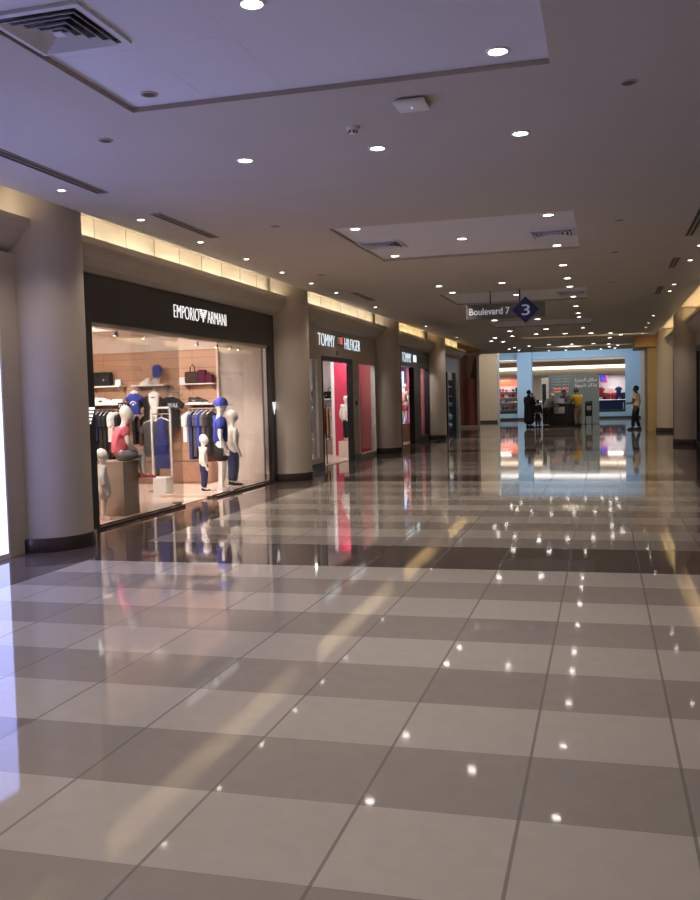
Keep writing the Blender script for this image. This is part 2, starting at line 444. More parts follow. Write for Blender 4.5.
holes = [(-3.2, -.3, 3.12, 6.07, .035, 1), (-3.2, -.3, 10.95, 13.85, .035, 1), (-3.2, -.3, 18.9, 21.3, .035, 1), (-3.2, -.3, 26.7, 29.2, .035, 1),
         (-2.9, 1.6, 34.6, 35.5, .16, 0), (-3.0, 1.2, 42.2, 42.9, .16, 0)]
xs = sorted({-5.38, 1.88, *[h[0] for h in holes], *[h[1] for h in holes]})
ys = sorted({-7, 47, *[h[2] for h in holes], *[h[3] for h in holes]})
m = MB()
def F(mi, *p):
    f = m.bm.faces.new([m.bm.verts.new(q) for q in p]); f.material_index = mi
for a, b in zip(xs, xs[1:]):
    for c, d in zip(ys, ys[1:]):
        cx, cy = (a+b)/2, (c+d)/2
        if any(h[0] < cx < h[1] and h[2] < cy < h[3] for h in holes): continue
        F(0, (a, c, CZ), (a, d, CZ), (b, d, CZ), (b, c, CZ))
for x0, x1, y0, y1, dz, k in holes:
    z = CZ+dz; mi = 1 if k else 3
    F(mi, (x0, y0, z), (x0, y1, z), (x1, y1, z), (x1, y0, z))
    for p, q in (((x0, y0), (x0, y1)), ((x0, y1), (x1, y1)), ((x1, y1), (x1, y0)), ((x1, y0), (x0, y0))):
        F(2 if k else 3, (*p, CZ), (*q, CZ), (*q, z), (*p, z))
for sx, xe, xb in ((1, -5.38, -6.12), (-1, 1.88, 2.62)):
    a, b = -7, 47
    F(0, (xe, a, CZ), (xe, b, CZ), (xe-.05*sx, b, CZ+.05), (xe-.05*sx, a, CZ+.05))
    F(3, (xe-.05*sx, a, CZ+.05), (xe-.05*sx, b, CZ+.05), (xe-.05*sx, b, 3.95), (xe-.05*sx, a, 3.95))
    F(4, (xe-.05*sx, a, 3.84), (xe-.05*sx, b, 3.84), (xb, b, 3.84), (xb, a, 3.84))
# end of the low ceiling and the higher atrium ceiling beyond
F(0, (-6.12, 47, 3.6), (2.62, 47, 3.6), (2.62, 47, 4.6), (-6.12, 47, 4.6))
F(0, (-16, 47, 4.6), (9, 47, 4.6), (9, 70, 4.6), (-16, 70, 4.6))
F(0, (-16, 40, 3.97), (-6.12, 40, 3.97), (-6.12, 47, 3.97), (-16, 47, 3.97))
F(0, (2.62, 40, 3.97), (9, 40, 3.97), (9, 47, 3.97), (2.62, 47, 3.97))
struct('ceiling', m, [M['ceil'], M['panel'], M['edge'], M['cove'], M['wall']], fix=False)
# panel joints in the ceiling bays
t = MB()
for x0, x1, y0, y1, dz, k in holes:
    if not k: continue
    for i in (1, 2, 3, 4):
        x = x0+(x1-x0)*i/5; t.box(x-.0015, x+.0015, y0, y1, CZ+dz-.001, CZ+dz)
    for i in (1, 2):
        y = y0+(y1-y0)*i/3; t.box(x0, x1, y-.0015, y+.0015, CZ+dz-.001, CZ+dz)
struct('trim_1', t, M['panel'])

# left wall (beige), shop openings cut out as pieces
PIL = [8.93, 17.0, 25.3, 33.1]
m = MB()
def wl(y0, y1, z0, z1): m.box(-6.12, LW, y0, y1, z0, z1)
wl(-7, 3.9, 0, 3.44); wl(3.9, 8.14, 2.47, 3.44); m.box(-6.0, -5.87, 8.14, 8.44, 0, 3.12); wl(8.14, 9.78, 0, 3.44); wl(9.78, 16.56, 3.12, 3.44)
wl(16.56, 18.62, 0, 3.44)
wl(18.62, 24.62, 2.48, 3.44); wl(18.62, 19.34, 0, .26); wl(18.62, 19.34, 2.40, 2.48); wl(19.34, 19.66, 0, 2.48)
wl(22.25, 22.85, 0, 2.48); wl(22.85, 24.62, 0, .10); wl(22.85, 24.62, 2.42, 2.48); wl(24.62, 27.0, 0, 3.44)
wl(27.0, 32.6, 3.06, 3.44); wl(32.6, 34.3, 0, 3.44); wl(34.3, 39.5, 3.06, 3.44); wl(39.5, 40.2, 0, 3.44)
struct('wall_left', m, M['wall'])
m = MB()
m.box(-6.13, -6.08, -7, 40.2, 3.44, 3.95)
m.box(2.58, 2.63, -7, 40.2, 3.44, 3.95)
struct('trim_2', m, M['cove'])
m = MB()   # upstands of the coving behind the ledges
for y in [k*.8 for k in range(-4, 50)]: m.box(-6.085, -6.075, y, y+.012, 3.44, 3.95)
struct('trim_3', m, M['edge'])
# cornice ledges
def cornice(sx, xw, y0, y1, name):
    q = lambda d, z: (xw+d*sx, z)
    prof = [q(0, 3.12), q(.05, 3.14), q(.13, 3.19), q(.20, 3.27), q(.25, 3.37), q(.30, 3.40), q(.30, 3.48), q(.27, 3.48), q(.27, 3.44), q(-.08, 3.44), q(-.08, 3.12)]
    mm = MB(); mm.prism(prof, 'y', y0, y1); struct(name, mm, M['wall'])
cornice(1, LW, -7, 40.2, 'trim_4')
cornice(-1, RW, -7, 40.2, 'trim_5')
# right wall: piers and dark recesses
RP = [10.9, 19.3, 28.0, 36.8]
m = MB()
m.box(2.5, 2.62, -7, 40.2, 2.75, 3.44)
for y in RP: m.box(2.5, 2.62, y-.55, y+.55, 0, 2.75)
m.box(2.5, 2.62, -7, 6, 0, 2.75); m.box(2.5, 2.62, 37.35, 40.2, 0, 2.75)
struct('wall_right', m, M['wall'])
b = MB()
for y0, y1 in ((16.58, 19.34), (22.25, 22.87), (24.62, 27.0), (32.6, 34.3), (8.44, 9.76), (19.34, 19.66)): b.box(LW, LW+.02, y0, y1, 0, .14)
struct('baseboard_left', b, M['stone'])
b = MB()
for y in RP: b.box(2.48, 2.5, y-.55, y+.55, 0, .14)
struct('baseboard_right', b, M['stone'])
for i, (y0, y1) in enumerate(((6, 10.35), (11.45, 18.75), (19.85, 27.45), (28.55, 36.25))):
    nm = ('nearest the camera', 'second from the camera', 'before the third pilaster', 'farthest, beside the sand coloured pier')[i]
    t = thing('shopfront', 'unlit dark glass shopfront on the right wall, '+nm, 'shopfront', (2.55, (y0+y1)/2, 0))
    f = MB(); f.box(2.5, 2.6, y0, y1, 2.6, 2.75); f.box(2.5, 2.6, y0, y0+.08, 0, 2.6); f.box(2.5, 2.6, y1-.08, y1, 0, 2.6); f.box(2.5, 2.6, y0, y1, 0, .1)
    obj('frame', f, M['black'], t, world=True)
    g = MB(); g.box(2.545, 2.56, y0+.08, y1-.08, .1, 2.6); obj('glass_pane', g, M['darkglass'], t, world=True)

# half-round pilasters
def pilaster(x, y, label, s):
    t = thing('pilaster', label, 'column', (x, y, 0))
    def arc(r):
        a = math.acos(-.049/r); return [(s*r*math.cos(q), r*math.sin(q)) for q in [-a+2*a*k/40 for k in range(41)]]
    c = MB(); c.prism(arc(.50), 'z', .145, 3.835); obj('shaft', c, M['wall'], t, smooth=True)
    c = MB(); c.prism(arc(.535), 'z', 0, .145, .008); obj('base', c, M['stone'], t, smooth=True)
    return t
for y, l in zip(PIL, ('round beige pilaster nearest the camera, between blue screen and dark shopfront', 'round beige pilaster to the right of the dark fashion shopfront',
                      'round beige pilaster between the beige shop and the black sign shop', 'farthest round beige pilaster on the left, before the dark red poster')):
    pilaster(-5.95, y, l, 1)
for y, l in zip(RP, ('round beige pilaster on the right wall nearest the camera, out at the frame edge', 'round beige pilaster on the right wall just outside the frame',
                     'wide beige pilaster at the right edge of the view', 'narrower far beige pilaster right of the sand coloured pier')):
    pilaster(2.45, y, l, -1)

# cove LED strips
for i, (y0, y1) in enumerate([(4, 8.35), (9.5, 16.5), (17.7, 24.7), (25.9, 32.5), (33.7, 40)]):
    m = MB()
    y = y0
    while y < y1-.3:
        m.box(-5.93, -5.90, y, min(y+1.1, y1), 3.44, 3.458); y += 1.3
    single('cove_light', m, M['strip' if i < 3 else 'stripy'], 'warm LED strip light in the left ceiling cove, '+('above the blue screen', 'above the dark fashion shopfront', 'above the beige shop with white letters', 'above the black fascia', 'above the farthest left shop')[i], 'light', (-5.92, (y0+y1)/2, 3.44))
for i, (y0, y1) in enumerate([(6, 10.3), (11.5, 18.7), (19.9, 27.4), (28.6, 36.2)]):
    m = MB(); y = y0
    while y < y1-.3:
        m.box(2.40, 2.43, y, min(y+1.1, y1), 3.44, 3.458); y += 1.3
    single('cove_light', m, M['stripy'], 'yellow LED strip light hidden in the right ceiling cove, '+('nearest the camera', 'before the second pilaster', 'before the third pilaster', 'farthest along')[i], 'light', (2.415, (y0+y1)/2, 3.44))
for y, x0, x1, l in ((35.45, -2.85, 1.55, 'nearer'), (42.85, -2.95, 1.15, 'farther')):
    m = MB(); m.box(x0, x1, y-.80 if l == 'nearer' else y-.6, y-.77 if l == 'nearer' else y-.57, CZ+.05, CZ+.10)
    single('cove_light', m, M['farstrip'], f'warm strip light in the {l} cross recess of the far ceiling', 'light', ((x0+x1)/2, y-.7, CZ+.05))

# ------------------------------------------------------------------ ceiling fittings
def downlight_proto(lens, r, label, cat='light', ring='white'):
    t = thing('downlight', label, cat, (0, 0, 0))
    a = MB(); a.lathe([(r*1.35, 0), (r*1.3, -.008), (r*1.02, -.008), (r, -.002)], seg=24); obj('ring', a, M[ring], t, smooth=True)
    a = MB(); a.lathe([(r, -.003), (r*.6, -.006), (0, -.007)], seg=24); obj('lens', a, M[lens], t)
    return t
ZP = CZ+.035
dl = downlight_proto('lens', .058, 'x'); first = True
def put(x, y, z, label, group=None, src=None):
    global first
    if src is None and first:
        first = False; dl.location = (x, y, z); dl['label'] = label
        if group: dl['group'] = group
        return dl
    o = dup(src or dl, (x, y, z), label, group)
    if not group and 'group' in o: del o['group']
    return o
for x, y, l in ((-1.77, 4.72, 'at the top edge of the picture in the near recessed bay'), (-.60, 5.84, 'at the right front corner of the near recessed bay'),
                (-.60, 11.27, 'at the near right corner of the second recessed bay'), (-2.94, 11.23, 'at the near left corner of the second recessed bay'),
                (-1.8, 12.5, 'at the centre of the second recessed bay'), (-2.96, 13.60, 'at the far left corner of the second recessed bay'),
                (-.61, 13.62, 'at the far right corner of the second recessed bay')):
    put(x, y, ZP, 'lit round downlight '+l)
for x, y, l in ((-.61, 7.57, 'right one of the row of three between the two bays'), (-1.78, 7.59, 'middle one of the row of three between the two bays'), (-2.94, 7.56, 'left one of the row of three between the two bays')):
    put(x, y, CZ, 'lit round downlight, '+l)
for x, y, l in ((-2.95, 17.36, 'on the left before the hanging sign'), (-1.78, 17.39, 'in the middle just before the hanging sign'), (-2.88, 18.55, 'left of the hanging sign rods'), (-1.75, 19.95, 'seen just above the hanging sign, between its rods')):
    put(x, y, ZP if 18.9 < y < 21.3 else CZ, 'lit round downlight '+l)
chain = [15.48, 17.27, 18.62, 20.95, 22.9, 24.94, 26.2, 30.56]
words = ['nearest', 'second', 'third', 'fourth', 'fifth', 'sixth', 'seventh', 'eighth']
for y, w in zip(chain, words): put(-.6, y, ZP if 18.9 < y < 21.3 else CZ, f'lit round downlight, {w} in the line running right of the hanging sign')
for x, y, l in ((-.6, 3.42, 'right rear'), (-2.94, 3.42, 'left rear')): put(x, y, ZP, f'lit round downlight at the {l} corner of the near recessed bay, above the camera')
for x, l in ((-.61, 'right'), (-1.78, 'middle'), (-2.94, 'left')): put(x, .1, CZ, f'lit round downlight directly above the camera, {l} one of its row of three')
far = [(-2.88, 26.0), (-1.73, 26.3), (-1.74, 30.5), (-2.91, 30.7), (-3.09, 33.36), (-3.76, 33.99), (-4.11, 35.9), (-2.22, 32.81), (-1.25, 33.22), (-.38, 33.56),
       (.28, 34.02), (.65, 35.18), (.28, 36.82), (-3.75, 36.7), (-3.06, 40.8), (-2.18, 40.2), (-1.25, 40.54), (-.37, 40.83), (.27, 41.6), (.65, 43.1), (.29, 44.07),
       (-4.11, 42.78), (-3.75, 41.61), (-3.77, 44.12), (-2.49, 45.81), (-1.7, 45.96), (-.89, 46.2), (-.09, 46.2), (.57, 45.81)]
for x, y in far:
    o = put(x, y, CZ, 'lit round downlight in the dense cluster at the far end of the corridor ceiling', 'downlights of the far ceiling cluster'); o.scale = (1.45, 1.45, 1)
sp = downlight_proto('spotlens', .036, 'small lit spotlight in the left ceiling margin, at the front pilaster top')
lefty = [7.96, 9.54, 11.14, 12.73, 14.28, 15.85, 17.45, 20.64, 26.94, 32.8]
for i, y in enumerate(lefty):
    l = 'small lit spotlight in the left ceiling margin, '+['first, beside the nearest pilaster', 'second from the camera', 'third from the camera', 'fourth from the camera', 'fifth from the camera', 'sixth, before the second pilaster', 'seventh, beside the second pilaster', 'eighth, above the white shop letters', 'ninth, above the black fascia', 'last, before the dark red poster'][i]
    if i == 0: sp.location = (-4.98, y, CZ); sp['label'] = l
    else: put(-4.98, y, CZ, l, src=sp)
for i, y in enumerate([14.26, 15.82, 19.25, 20.53, 26.95, 29.81, 31.63, 34.8]):
    put(1.36, y, CZ, 'small lit spotlight in the right ceiling margin, '+['nearest the camera', 'second from the camera', 'third', 'fourth', 'fifth', 'sixth', 'seventh', 'last before the ochre beam'][i], src=sp)
off = downlight_proto('offlens', .045, 'unlit round downlight on the right of the ceiling, nearest of its line', ring='edge')
for i, (x, y, l) in enumerate(((.19, 6.6, 'unlit dark round downlight on the right, beside the near bay'), (.21, 11.77, 'unlit dark round downlight on the right, at the start of the second bay'), (.19, 14.41, 'unlit dark round downlight on the right, behind the second bay'),
                               (.18, 18.29, 'unlit dark round downlight on the right, farthest of its line'), (-3.73, 6.61, 'unlit dark round downlight on the left beside the near bay corner'), (-3.73, 10.5, 'unlit dark round downlight on the left before the second bay'),
                               (-4.5, 14.87, 'unlit dark round downlight on the left near the second pilaster'))):
    if i == 0: off.location = (x, y, CZ); off['label'] = l
    else: put(x, y, CZ, l, src=off)
o = put(-2.95, 5.84, ZP, 'unlit pale round downlight at the left front corner of the near bay', src=off)
# ceiling air diffusers
def diffuser(x, y, label):
    t = thing('air_diffuser', label, 'air vent', (x, y, ZP))
    f = MB()
    f.box(-.29, .29, -.29, -.25, -.02, 0); f.box(-.29, .29, .25, .29, -.02, 0); f.box(-.29, -.25, -.25, .25, -.02, 0); f.box(.25, .29, -.25, .25, -.02, 0)
    obj('frame', f, M['panel'], t)
    bk = MB(); bk.box(-.25, .25, -.25, .25, -.004, 0); obj('duct', bk, M['blackm'], t)
    for k in range(4):
        r = .235-.055*k; lv = MB()
        for (ax, ay), (bx, by) in (((-r, -r), (r, -r)), ((r, -r), (r, r)), ((r, r), (-r, r)), ((-r, r), (-r, -r))):
            q = (r-.028)/r
            lv.bm.faces.new([lv.bm.verts.new(v) for v in ((ax, ay, -.036), (bx, by, -.036), (bx*q, by*q, -.010), (ax*q, ay*q, -.010))])
        lo = obj('louvre', lv, M['panel'], t); md = lo.modifiers.new('th', 'SOLIDIFY'); md.thickness = .003
    c = MB(); c.box(-.03, .03, -.03, .03, -.036, -.030); obj('centre_plate', c, M['panel'], t)
diffuser(-2.9, 4.68, 'square louvred air diffuser in the near ceiling bay, top left of the view')
diffuser(-2.9, 12.5, 'square louvred air diffuser on the left of the second ceiling bay')
diffuser(-.62, 12.55, 'square louvred air diffuser on the right of the second ceiling bay')
diffuser(-.62, 20.1, 'square louvred air diffuser in the third ceiling bay above the hanging sign')
def slot(x, y0, y1, label):
    t = thing('slot_vent', label, 'air vent', (x, (y0+y1)/2, CZ)); hl = (y1-y0)/2
    f = MB(); f.box(-.06, -.05, -hl, hl, -.012, 0); f.box(.05, .06, -hl, hl, -.012, 0); f.box(-.006, .006, -hl, hl, -.012, 0); f.box(-.05, .05, -hl, -hl+.012, -.012, 0); f.box(-.05, .05, hl-.012, hl, -.012, 0)
    obj('frame', f, M['edge'], t)
    f = MB(); f.box(-.05, .05, -hl, hl, -.003, 0); obj('slot', f, M['blackm'], t)
slot(-4.68, 5.2, 8.2, 'long slot air vent in the left ceiling edge, nearest the camera')
slot(-4.68, 9.3, 10.9, 'long slot air vent in the left ceiling edge above the dark shopfront')
slot(-4.68, 17.6, 19.2, 'long slot air vent in the left ceiling edge above the beige shop')
slot(1.13, 10.0, 13.3, 'long slot air vent in the right ceiling edge, nearest the camera')
slot(1.13, 15.4, 16.6, 'long slot air vent in the right ceiling edge, second from the camera')
slot(1.13, 19.5, 21.0, 'long slot air vent in the right ceiling edge, third from the camera')
# access point
t = thing('wifi_access_point', 'flat white rounded square access point on the ceiling in front of the near bay', 'access point', (-1.27, 6.5, CZ))
m = MB(); m.box(-.115, .115, -.115, .115, -.045, -.008, .02); obj('housing', m, M['white'], t, smooth=True)
m = MB(); m.box(-.09, .09, -.09, .09, -.008, 0); obj('mount_plate', m, M['edge'], t)
m = MB(); m.box(-.004, .004, -.02, .02, -.0465, -.045); obj('status_light', m, M['letters'], t)
t = thing('smoke_detector', 'small white smoke detector on the ceiling left of the access point', 'smoke detector', (-1.82, 6.95, CZ))
m = MB(); m.lathe([(0, 0), (.052, 0), (.05, -.015), (.03, -.02), (0, -.02)], seg=24); obj('base', m, M['white'], t, smooth=True)
m = MB(); m.lathe([(.03, -.02), (.034, -.035), (.028, -.05), (0, -.055)], seg=20); obj('chamber', m, M['white'], t, smooth=True)
m = MB()
for k in range(6):
    a = k*PI/3; m.box(.031*math.cos(a)-.006, .031*math.cos(a)+.006, .031*math.sin(a)-.006, .031*math.sin(a)+.006, -.046, -.03)
obj('vent_slots', m, M['blackm'], t)
# hanging wayfinding sign
t = thing('hanging_sign', 'grey hanging sign reading Boulevard 7 with blue diamond 3', 'sign', (-1.85, 18.7, CZ))
m = MB(); m.box(-2.63, -1.08, 18.68, 18.72, 3.045, 3.345, .006); obj('board', m, M['greysign'], t, world=True)
for x in (-2.15, -1.57):
    m = MB(); m.tube([(x, 18.7, 3.34), (x, 18.7, 3.6)], .012, 10); obj('rod', m, M['blackm'], t, world=True)
d = .262
m = MB(); m.prism([(-1.46-d, 3.195), (-1.46, 3.195-d), (-1.46+d, 3.195), (-1.46, 3.195+d)], 'y', 18.665, 18.68); dm = obj('diamond', m, M['navysign'], t, world=True)
obj('numeral', text_mb('3', .16, .21, .006, 'y-', (-1.455, 18.662, 3.195)), M['signtext'], dm, world=True)
obj('lettering', text_mb('Boulevard 7', .80, .135, .006, 'y-', (-2.17, 18.677, 3.20), .012), M['glowtext'], t, world=True)
# ------------------------------------------------------------------ LEFT SHOPFRONTS
# lit advertising screen before the first pilaster
t = thing('display_screen', 'tall glowing blue white screen at the left edge of the view', 'screen', (-5.93, 6, 0))
f = MB(); f.box(-5.99, -5.86, 3.95, 8.14, 2.40, 2.48); f.box(-5.99, -5.86, 8.115, 8.14, 0, 2.40); f.box(-5.99, -5.86, 3.95, 4.02, 0, 2.4); f.box(-5.99, -5.86, 4.02, 8.115, 0, .05)
obj('frame', f, M['white'], t, world=True)
f = MB(); f.box(-5.95, -5.865, 4.02, 8.115, .05, 2.40); obj('screen_face', f, M['screen'], t, world=True)

# --- shop one : dark portal
t1 = thing('shopfront', 'dark charcoal fashion shopfront with white lettering, nearest on the left', 'shopfront', (-6, 13.1, 0))
Y0, Y1 = 9.78, 16.56
m = MB(); m.box(-6.14, -5.96, Y0, Y1, 2.55, 3.12); m.box(-6.14, -5.96, Y0, Y0+.28, 0, 2.55); m.box(-6.14, -5.96, Y1-.27, Y1, 0, 2.55)
obj('portal_frame', m, M['black'], t1, world=True)
m = MB(); m.box(-6.10, -5.99, Y0+.28, Y1-.27, 2.50, 2.55); m.box(-6.08, -6.02, 16.22, 16.29, 0, 2.5); obj('head_rail', m, M['chrome'], t1, world=True)
obj('lettering', text_mb('EMPORIO', .86, .19, .006, 'x+', (-5.955, 12.74, 2.865), -.022), M['letters'], t1, world=True)
obj('lettering', text_mb('ARMANI', .74, .19, .006, 'x+', (-5.955, 13.86, 2.865), -.022), M['letters'], t1, world=True)
def eagle(cy, cz, w, h, parent):
    m = MB(); n = 6
    for k in range(n):
        z = cz+h/2-h*k/n; ww = w/2*(1-.13*k)
        for sg in (-1, 1):
            g = .06*w+.03*w*k
            if ww > g: m.box(-5.962, -5.955, *sorted((cy+sg*g, cy+sg*ww)), z-h/n*.62, z)
    m.prism([(cy-.10*w, cz+h*.2), (cy+.10*w, cz+h*.2), (cy+.05*w, cz-h*.62), (cy-.05*w, cz-h*.62)], 'x', -5.962, -5.955)
    obj('emblem', m, M['letters'], parent, world=True)
eagle(13.33, 2.88, .30, .17, t1)
eagle(9.86, 1.38, .36, .26, t1)
eagle(16.42, 1.40, .20, .20, t1)
for y0, y1 in ((10.06, 11.55), (11.56, 12.5), (13.95, 15.1), (15.11, 16.22)):
    m = MB(); m.box(-6.0, -5.99, y0, y1, .06, 2.5); obj('glass_pane', m, M['glass'], t1, world=True)
m = MB(); m.box(-6.14, -5.97, Y0+.28, 12.5, 0, .035); m.box(-6.14, -5.97, 13.65, Y1-.27, 0, .035); obj('threshold', m, M['stone'], t1, world=True)
# interior shell
m = MB(); m.box(-10.6, -10.5, 9.6, 16.5, 0, 3.05); struct('wall_back', m, M['cream'])
m = MB(); m.box(-10.6, -6.12, 9.55, 9.78, 0, 3.05); struct('wall_near', m, M['cream'])
m = MB(); m.box(-10.6, -7.02, 16.42, 16.55, 0, 2.54); struct('wall_side', m, M['slat'])
m = MB(); m.box(-10.6, -6.12, 16.34, 16.56, 2.54, 3.05); m.box(-7.06, -7.02, 16.30, 16.56, 0, 2.54); struct('trim_6', m, M['cream'])
m = MB(); m.box(-7.02, -6.14, 16.40, 16.56, 0, 2.54); m.box(-6.585, -6.58, 16.395, 16.4, 0, 2.54); struct('wall_panel', m, M['pale'])
m = MB(); m.box(-10.6, -6.14, 9.55, 16.56, 2.98, 3.05); m.box(-9.0, -7.4, 14.6, 16.34, 2.82, 2.98); m.box(-6.9, -6.14, 9.78, 16.4, 2.62, 2.66); struct('ceiling_shop', m, M['cream'])
m = MB(); m.box(-10.5, -6.14, 9.78, 16.42, -.02, .008); struct('floor_shop', m, M['shopfloor'])
t = thing('display_platform', 'low beige window platform under the seated mannequin', 'platform', (-6.8, 11.1, 0.008))
m = MB(); m.box(-7.4, -6.05, 9.78, 12.48, .008, .05, .004); obj('deck', m, M['shopfloor'], t, world=True)
m = MB(); m.box(-6.05, -6.046, 9.78, 12.48, .008, .05); obj('edge_trim', m, M['stone'], t, world=True)
t = thing('display_platform', 'low beige window platform under the mannequin with the blue cap', 'platform', (-6.5, 15, 0.008))
m = MB(); m.box(-6.95, -6.05, 13.65, 16.40, .008, .05, .004); obj('deck', m, M['shopfloor'], t, world=True)
m = MB(); m.box(-6.05, -6.046, 13.65, 16.40, .008, .05); obj('edge_trim', m, M['stone'], t, world=True)
single('door_stop', MB().box(-6.2, -6.08, 12.52, 12.62, .008, .06, .006), M['blackm'], 'small black block on the shop floor at the open entrance', 'door stop', (-6.14, 12.57, .008))
# track with spots
def track(x, y0, y1, ys_, zt, label):
    t = thing('track_light', label, 'light', (x, (y0+y1)/2, zt))
    m = MB(); m.box(x-.018, x+.018, y0, y1, zt-.03, zt); obj('track', m, M['blackm'], t, world=True)
    for y in ys_:
        m = MB(); m.tube([(x, y, zt-.03), (x, y, zt-.06), (x-.05, y+.02, zt-.15)], [.012, .034, .036], 14); h = obj('spot_head', m, M['white'], t, world=True)
        m = MB(); m.tube([(x-.05, y+.02, zt-.15), (x-.052, y+.021, zt-.156)], .03, 14); obj('lens', m, M['spotlens'], h, world=True)
track(-6.30, 10.1, 12.9, (10.6, 11.3, 12.1), 2.62, 'black track with small spots behind the top of the left shop window')
track(-6.30, 13.7, 16.2, (13.9, 14.7, 15.3, 15.7), 2.62, 'black track with white spots above the cap mannequin')
track(-8.2, 12.0, 15.6, (12.6, 14.0, 15.2), 2.98, 'ceiling track with spots inside the dark fashion shop')
def area(name, loc, size, power, col, rot=(0, 0, 0), sy=None):
    l = bpy.data.lights.new(name, 'AREA'); l.energy = power; l.color = col; l.size = size
    if sy: l.shape = 'RECTANGLE'; l.size_y = sy
    o = bpy.data.objects.new(name, l); o.location = loc; o.rotation_euler = rot; COL.objects.link(o); return o
W = (1, .89, .81)
def spot(name, loc, aim, power, ang, col, blend=.6, soft=.04):
    l = bpy.data.lights.new(name, 'SPOT'); l.energy = power; l.color = col; l.spot_size = math.radians(ang); l.spot_blend = blend; l.shadow_soft_size = soft
    o = bpy.data.objects.new(name, l); o.location = loc; COL.objects.link(o)
    if aim: o.rotation_euler = (Vector(aim)-Vector(loc)).to_track_quat('-Z', 'Y').to_euler()
    return o
for loc, aim, p in (((-6.34, 12.1, 2.45), (-6.3, 14.4, .7), 120), ((-6.35, 13.9, 2.45), (-6.3, 15.2, .8), 60), ((-6.35, 11.3, 2.45), (-6.4, 14.6, .8), 60),
                    ((-6.35, 10.0, 2.5), (-6.25, 11.3, .9), 70), ((-6.5, 9.95, 2.5), (-6.28, 10.7, .4), 45), ((-8.2, 12.6, 2.8), (-8.4, 16.4, 1.6), 110), ((-7.0, 12.6, 2.8), (-7.2, 16.4, 1.3), 90), ((-9.3, 12.6, 2.8), (-9.4, 16.4, 1.4), 80)):
    spot('track_and_fill_lamp', loc, aim, p, 75, W)  # track beams plus added ones off the heads to brighten mannequins and wall
for x, y in ((-7.2, 11.2), (-8.4, 13.2), (-7.2, 13.4), (-6.9, 15.0), (-9.0, 15.2)): 
    spot('shop_lamp', (x, y, 2.60 if x > -6.95 else 2.96 if y < 14.5 or x > -7.4 else 2.80), None, 110, 118, W)

# fixtures and stock of shop one
def plinth(x0, x1, y0, y1, z0, z1, mat, label, cat='plinth'):
    t = thing('display_plinth', label, cat, ((x0+x1)/2, (y0+y1)/2, z0))
    m = MB(); m.box(x0, x1, y0, y1, z0, z1-.02, .004); obj('box', m, mat, t, world=True)
    m = MB(); m.box(x0-.004, x1+.004, y0-.004, y1+.004, z1-.02, z1, .003); obj('top', m, mat, t, world=True)
plinth(-6.62, -6.16, 11.04, 11.46, .05, .775, M['plinth'], 'tall taupe box plinth carrying the seated mannequin')
t = thing('drawer_unit', 'low brown wooden base unit under the right clothes rail', 'cabinet', (-7.6, 16.2, .008))
m = MB(); m.box(-8.15, -7.06, 15.98, 16.41, .008, .42, .006); obj('carcass', m, M['wood'], t, world=True)
m = MB(); m.box(-8.13, -7.08, 15.965, 15.98, .05, .40, .003); obj('drawer_front', m, M['wood'], t, world=True)
t = thing('drawer_unit', 'low brown wooden base unit behind the taupe plinth', 'cabinet', (-9.2, 16.2, .008))
m = MB(); m.box(-9.9, -8.25, 15.98, 16.41, .008, .42, .006); obj('carcass', m, M['wood'], t, world=True)
m = MB(); m.box(-9.88, -8.27, 15.965, 15.98, .05, .40, .003); obj('drawer_front', m, M['wood'], t, world=True)
def shelf(x0, x1, y0, z, label, mat='white'):
    t = thing('wall_shelf', label, 'shelf', ((x0+x1)/2, 16.42, z))
    m = MB(); m.box(x0, x1, y0, 16.42, z-.025, z, .003); obj('board', m, M[mat], t, world=True)
    for x in (x0+.08, x1-.08):
        m = MB(); m.prism([(y0+.05, z-.025), (16.42, z-.025), (16.42, z-.14)], 'x', x-.008, x+.008); obj('bracket', m, M['chrome'], t, world=True)
shelf(-9.75, -9.0, 16.1, 1.90, 'upper white shelf holding the black satchel, left on the orange wall')
shelf(-8.75, -8.05, 16.1, 1.90, 'upper white shelf holding the trainer and blue cap, middle of the orange wall')
shelf(-7.75, -7.06, 16.1, 1.90, 'upper white shelf holding two handbags, right on the orange wall')
shelf(-9.75, -8.95, 16.05, 1.55, 'lower shelf with white shoes above the left clothes rail')
shelf(-7.62, -7.06, 16.05, 1.52, 'lower shelf with dark shoes above the right clothes rail')
def rail(x0, x1, y, z, label, post=True):
    t = thing('clothes_rail', label, 'clothes rail', ((x0+x1)/2, y, .008))
    m = MB(); m.tube([(x0, y, z), (x1, y, z)], .014, 10); obj('bar', m, M['chrome'], t, world=True)
    for x in (x0+.02, x1-.02):
        m = MB(); m.tube([(x, y, z), (x, 16.42, z)], .011, 8); obj('bracket', m, M['chrome'], t, world=True)
rail(-9.75, -8.92, 16.1, 1.44, 'left steel clothes rail on the orange wall behind the taupe plinth')
rail(-7.62, -7.06, 16.1, 1.42, 'right steel clothes rail on the orange wall above the wooden base')
rail(-8.75, -7.85, 16.12, 1.36, 'middle steel clothes rail behind the freestanding frame')

